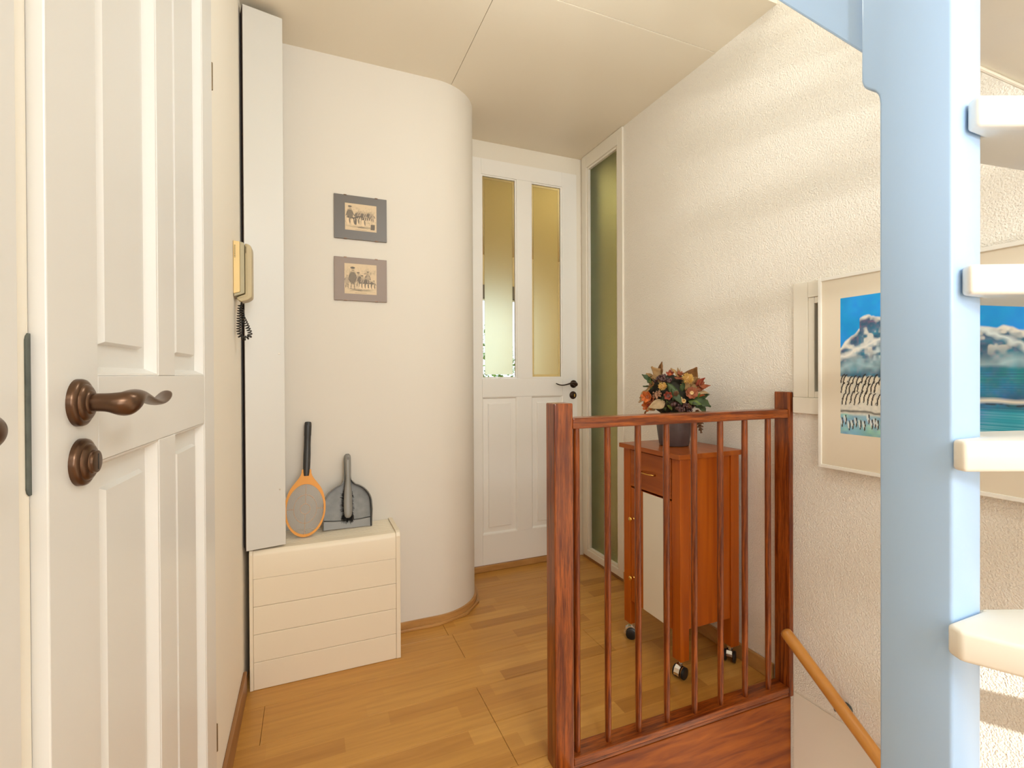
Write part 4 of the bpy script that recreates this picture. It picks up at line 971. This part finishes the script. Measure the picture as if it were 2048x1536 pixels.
# ------------------------------------------------------------------ large framed painting on the right wall (seascape with birds on ice)
pf = thing('framed_painting', (XW, .72, .84), 'large white framed painting of snowy mountains and penguins on the right wall', 'painting')
PX = XW-.034
py0, py1, pz0, pz1 = .345, 1.0935, .838, 1.466
for lo, hi in (((py0, pz0), (py0+.011, pz1)), ((py1-.011, pz0), (py1, pz1)), ((py0+.011, pz0), (py1-.011, pz0+.011)), ((py0+.011, pz1-.011), (py1-.011, pz1))):
    box('frame_strip', (PX, lo[0], lo[1]), (XW-.0148, hi[0], hi[1]), 'white_frame', pf, .0015, 2)
box('passepartout', (PX+.005, py0+.011, pz0+.011), (PX+.008, py1-.011, pz1-.011), 'mat', pf)
def seascape():
    h, w = 240, 320
    Y, X = np.mgrid[0:h, 0:w]; y = (Y+.5)/h; x = (X+.5)/w           # y up, x: 0 left (far end of the wall)
    n1 = noise2(h, w, 14, 1); n2 = noise2(h, w, 40, 2); n3 = noise2(h, w, 90, 3)
    st_ = noise2(h, w, 10, 4)*.5+np.random.RandomState(9).rand(h, 1)*.5
    def mix(a_, b_, k): return a_*(1-k[..., None])+np.array(b_)*k[..., None]
    sky = np.stack([.0+.012*n1, .21+.09*y+.05*n2, .74+.16*n1], -1); a = sky
    # cloud puffs at the right
    for cx, cy, r in ((.70, .87, .05), (.76, .89, .05), (.83, .86, .06), (.92, .9, .06), (.73, .84, .035)):
        k = np.clip(1.1-np.hypot((x-cx)*1.3, (y-cy)*1.5)/r+.5*(n2-.5), 0, 1)*.75; a = mix(a, (.62, .72, .76), k)
    # two mountains
    top = np.full(w, 0.0); xx = x[0]
    top = np.maximum(.86-np.abs(xx-.17)*np.where(xx < .17, 1.25, .30), .0)
    top = np.where((xx > .10) & (xx < .26), np.maximum(top, .845+.015*np.sin(xx*60)), top)
    t2 = .85-np.abs(xx-.46)*np.where(xx < .46, .5, 1.35); t2 = np.where((xx > .40) & (xx < .555), np.maximum(t2, .85), t2)
    top = np.maximum(top, np.maximum(t2, .55)); top += .03*(n2[120]-.5)
    mt_ = np.clip((top[None]-y)/.012, 0, 1)
    rock = np.stack([.03+.22*n2*n3*n3, .10+.30*n2*n1, .19+.40*n2*n1], -1)
    snow = np.array((.80, .79, .73))-.10*n3[..., None]
    k = np.clip((y-(top[None]-.03-.08*n1*n2*2))/.03, 0, 1); land = rock*(1-k[..., None])+snow*k[..., None]
    streak = np.clip((noise2(h, w, 46, 8)*.75+n1*.6-.70)*5, 0, 1)*np.clip((y-.52)/.1, 0, 1); land = land*(1-streak[..., None]*.85)+snow*streak[..., None]*.85
    # pale slopes: diagonal snow fields
    dg = np.clip(1-np.abs((y-.60)-(x-.06)*.55-.03*(n2-.5))/.03, 0, 1)*(x < .26); land = mix(land, (.82, .82, .77), dg)
    dg = np.clip(1-np.abs((y-.74)-(.58-x)*.95-.04*(n2-.5))/.035, 0, 1)*(x > .45); land = mix(land, (.68, .78, .80), dg)
    cl = np.clip(1.2-np.hypot((x-.20)*1.0, (y-.58)*1.2)/.11, 0, 1)*np.clip(noise2(h, w, 70, 5)*1.6-.4, 0, 1); land = mix(land, (.60, .72, .76), cl)
    a = a*(1-mt_[..., None])+land*mt_[..., None]
    # mist and water foot
    k = np.clip(1-np.abs(y-.50-.05*(n1-.5))/.07, 0, 1)*.8*(.6+.6*n2); a = mix(a, (.42, .62, .68), np.clip(k, 0, 1))
    sea = np.stack([.01+.07*n3*st_, .11+.20*st_*n1*1.5, .23+.26*st_*n2*1.4], -1)
    k = np.clip((.50-.02*n1-y)/.02, 0, 1)*(x > .30); a = a*(1-k[..., None])+sea*k[..., None]
    # ice shelf for the birds, left
    ice = np.stack([.74-.15*n3, .70-.12*n3, .60-.08*n3], -1)
    k = np.clip((.425+.02*(n2-.5)-y)/.012, 0, 1)*np.clip((.40-x-.05*(n1-.5))/.05, 0, 1); a = a*(1-k[..., None])+ice*k[..., None]
    # a floe line to the right and reflections below
    k = np.clip(1-np.abs(y-.285-.02*(n1-.5))/.022, 0, 1)*(x > .30); a = mix(a, (.78, .74, .64), k)
    k = np.clip(1-np.abs(y-.258-.012*(n2-.5))/.010, 0, 1)*np.clip(n3*2-.3, 0, 1); a = mix(a, (.03, .035, .035), k)
    k = np.clip(1-np.abs(y-.165-.015*(n2-.5))/.014, 0, 1)*(x < .42); a = mix(a, (.025, .03, .03), k*.9)
    k = np.clip((.15+.01*n2-y)/.02, 0, 1)*(x < .42); ref = np.stack([.16+.30*n2*st_, .33+.3*n2, .43+.27*n1], -1); a = a*(1-k[..., None])+ref*k[..., None]
    k = np.clip((.245-.01*n2-y)/.02, 0, 1)*(x >= .42); ref2 = np.stack([.02+.35*np.clip(st_-.35, 0, 1), .25+.35*st_*n1, .40+.32*st_], -1); a = a*(1-k[..., None])+ref2*k[..., None]
    k = np.clip(1-np.abs(x-.50-.03*(n1-.5))/.055, 0, 1)*(y < .25)*np.clip(n2*1.5-.1, 0, 1); a = mix(a, (.72, .70, .62), k)
    rn = random.Random(2)
    D = np.array((.028, .02, .014)); Wt = np.array((.80, .74, .60))
    for row, yy, hgt in ((0, .385, .055), (1, .325, .065), (2, .255, .075)):
        for i in range(19):
            px_ = .008+i*.0215+rn.uniform(-.005, .005)+row*.006; py_ = yy+rn.uniform(-.012, .012)
            if px_ > .42: continue
            blob(a, px_+.004, py_+hgt*.1, .0065, hgt*.46, Wt*rn.uniform(.85, 1.02), -.25)
            stroke(a, [(px_+.009, py_+hgt*.75), (px_+.001, py_+hgt*.62), (px_-.007, py_+hgt*.2), (px_-.010, py_-hgt*.35)], .0030, D, .9)
            if i % 2: stroke(a, [(px_+.010, py_-hgt*.3), (px_+.013, py_-hgt*.1)], .002, D, .6)
    for i in range(22):
        px_ = .01+i*.018+rn.uniform(-.006, .006); py_ = .10+rn.uniform(-.04, .025)
        blob(a, px_, py_, .005, .032, (.78, .78, .72), .2, .75); stroke(a, [(px_+.005, py_+.03), (px_+.008, py_), (px_+.004, py_-.035)], .0028, D*1.5, .75)
    return np.clip(a, 0, 1)
ayl, ayr = 1.0215, .437
grid_image('painted_picture', seascape(), lambda u, v: (PX+.0046, ayl+(ayr-ayl)*u, .957+(1.390-.957)*v), 'paint', pf)

# ------------------------------------------------------------------ shrub in the garden beyond the far window
M['shrub'] = plain('bright shrub leaf', (0.22, 0.36, 0.05), .6, var=(6, .4))
M['bark'] = plain('shrub bark', (0.10, 0.06, 0.03), .9)
M['lawn'] = plain('lawn', (0.12, 0.22, 0.04), .9, var=(2, .3))
gs = thing('garden_shrub', (2.2, 7.2, -.1), 'leafy green garden shrub seen through the glazed door panes', 'shrub')
rnd = random.Random(21); bm = bmesh.new()
for k in range(2600):
    a_, z, r_ = rnd.uniform(0, 6.28), rnd.uniform(.15, 2.0), rnd.random()**.5
    rad = 1.15*math.sin(math.pi*(.18+.72*z/2.1)); c = Vector((2.2+rad*r_*math.cos(a_)*1.2, 7.2+rad*r_*math.sin(a_)*.8, z-.1))
    d = Vector((rnd.uniform(-1, 1), rnd.uniform(-1, 1), rnd.uniform(-.4, .8))).normalized(); s = d.cross(Vector((rnd.uniform(-1, 1), rnd.uniform(-1, 1), 1))).normalized()
    l = rnd.uniform(.05, .09); bm.faces.new([bm.verts.new(x) for x in (c, c+d*l*.5+s*l*.28, c+d*l, c+d*l*.5-s*l*.28)])
tag(put('foliage', bm, 'shrub', gs), kind='stuff')
put('trunk', tube_bm([(2.2, 7.2, -.12), (2.22, 7.2, .5), (2.18, 7.22, 1.2)], [.05, .04, .02], 8, (0, 1, 0)), 'bark', gs, True)
lw = box('ground', (-6, 5.61, -.3), (10, 14, -.12), 'lawn'); tag(lw, kind='structure')
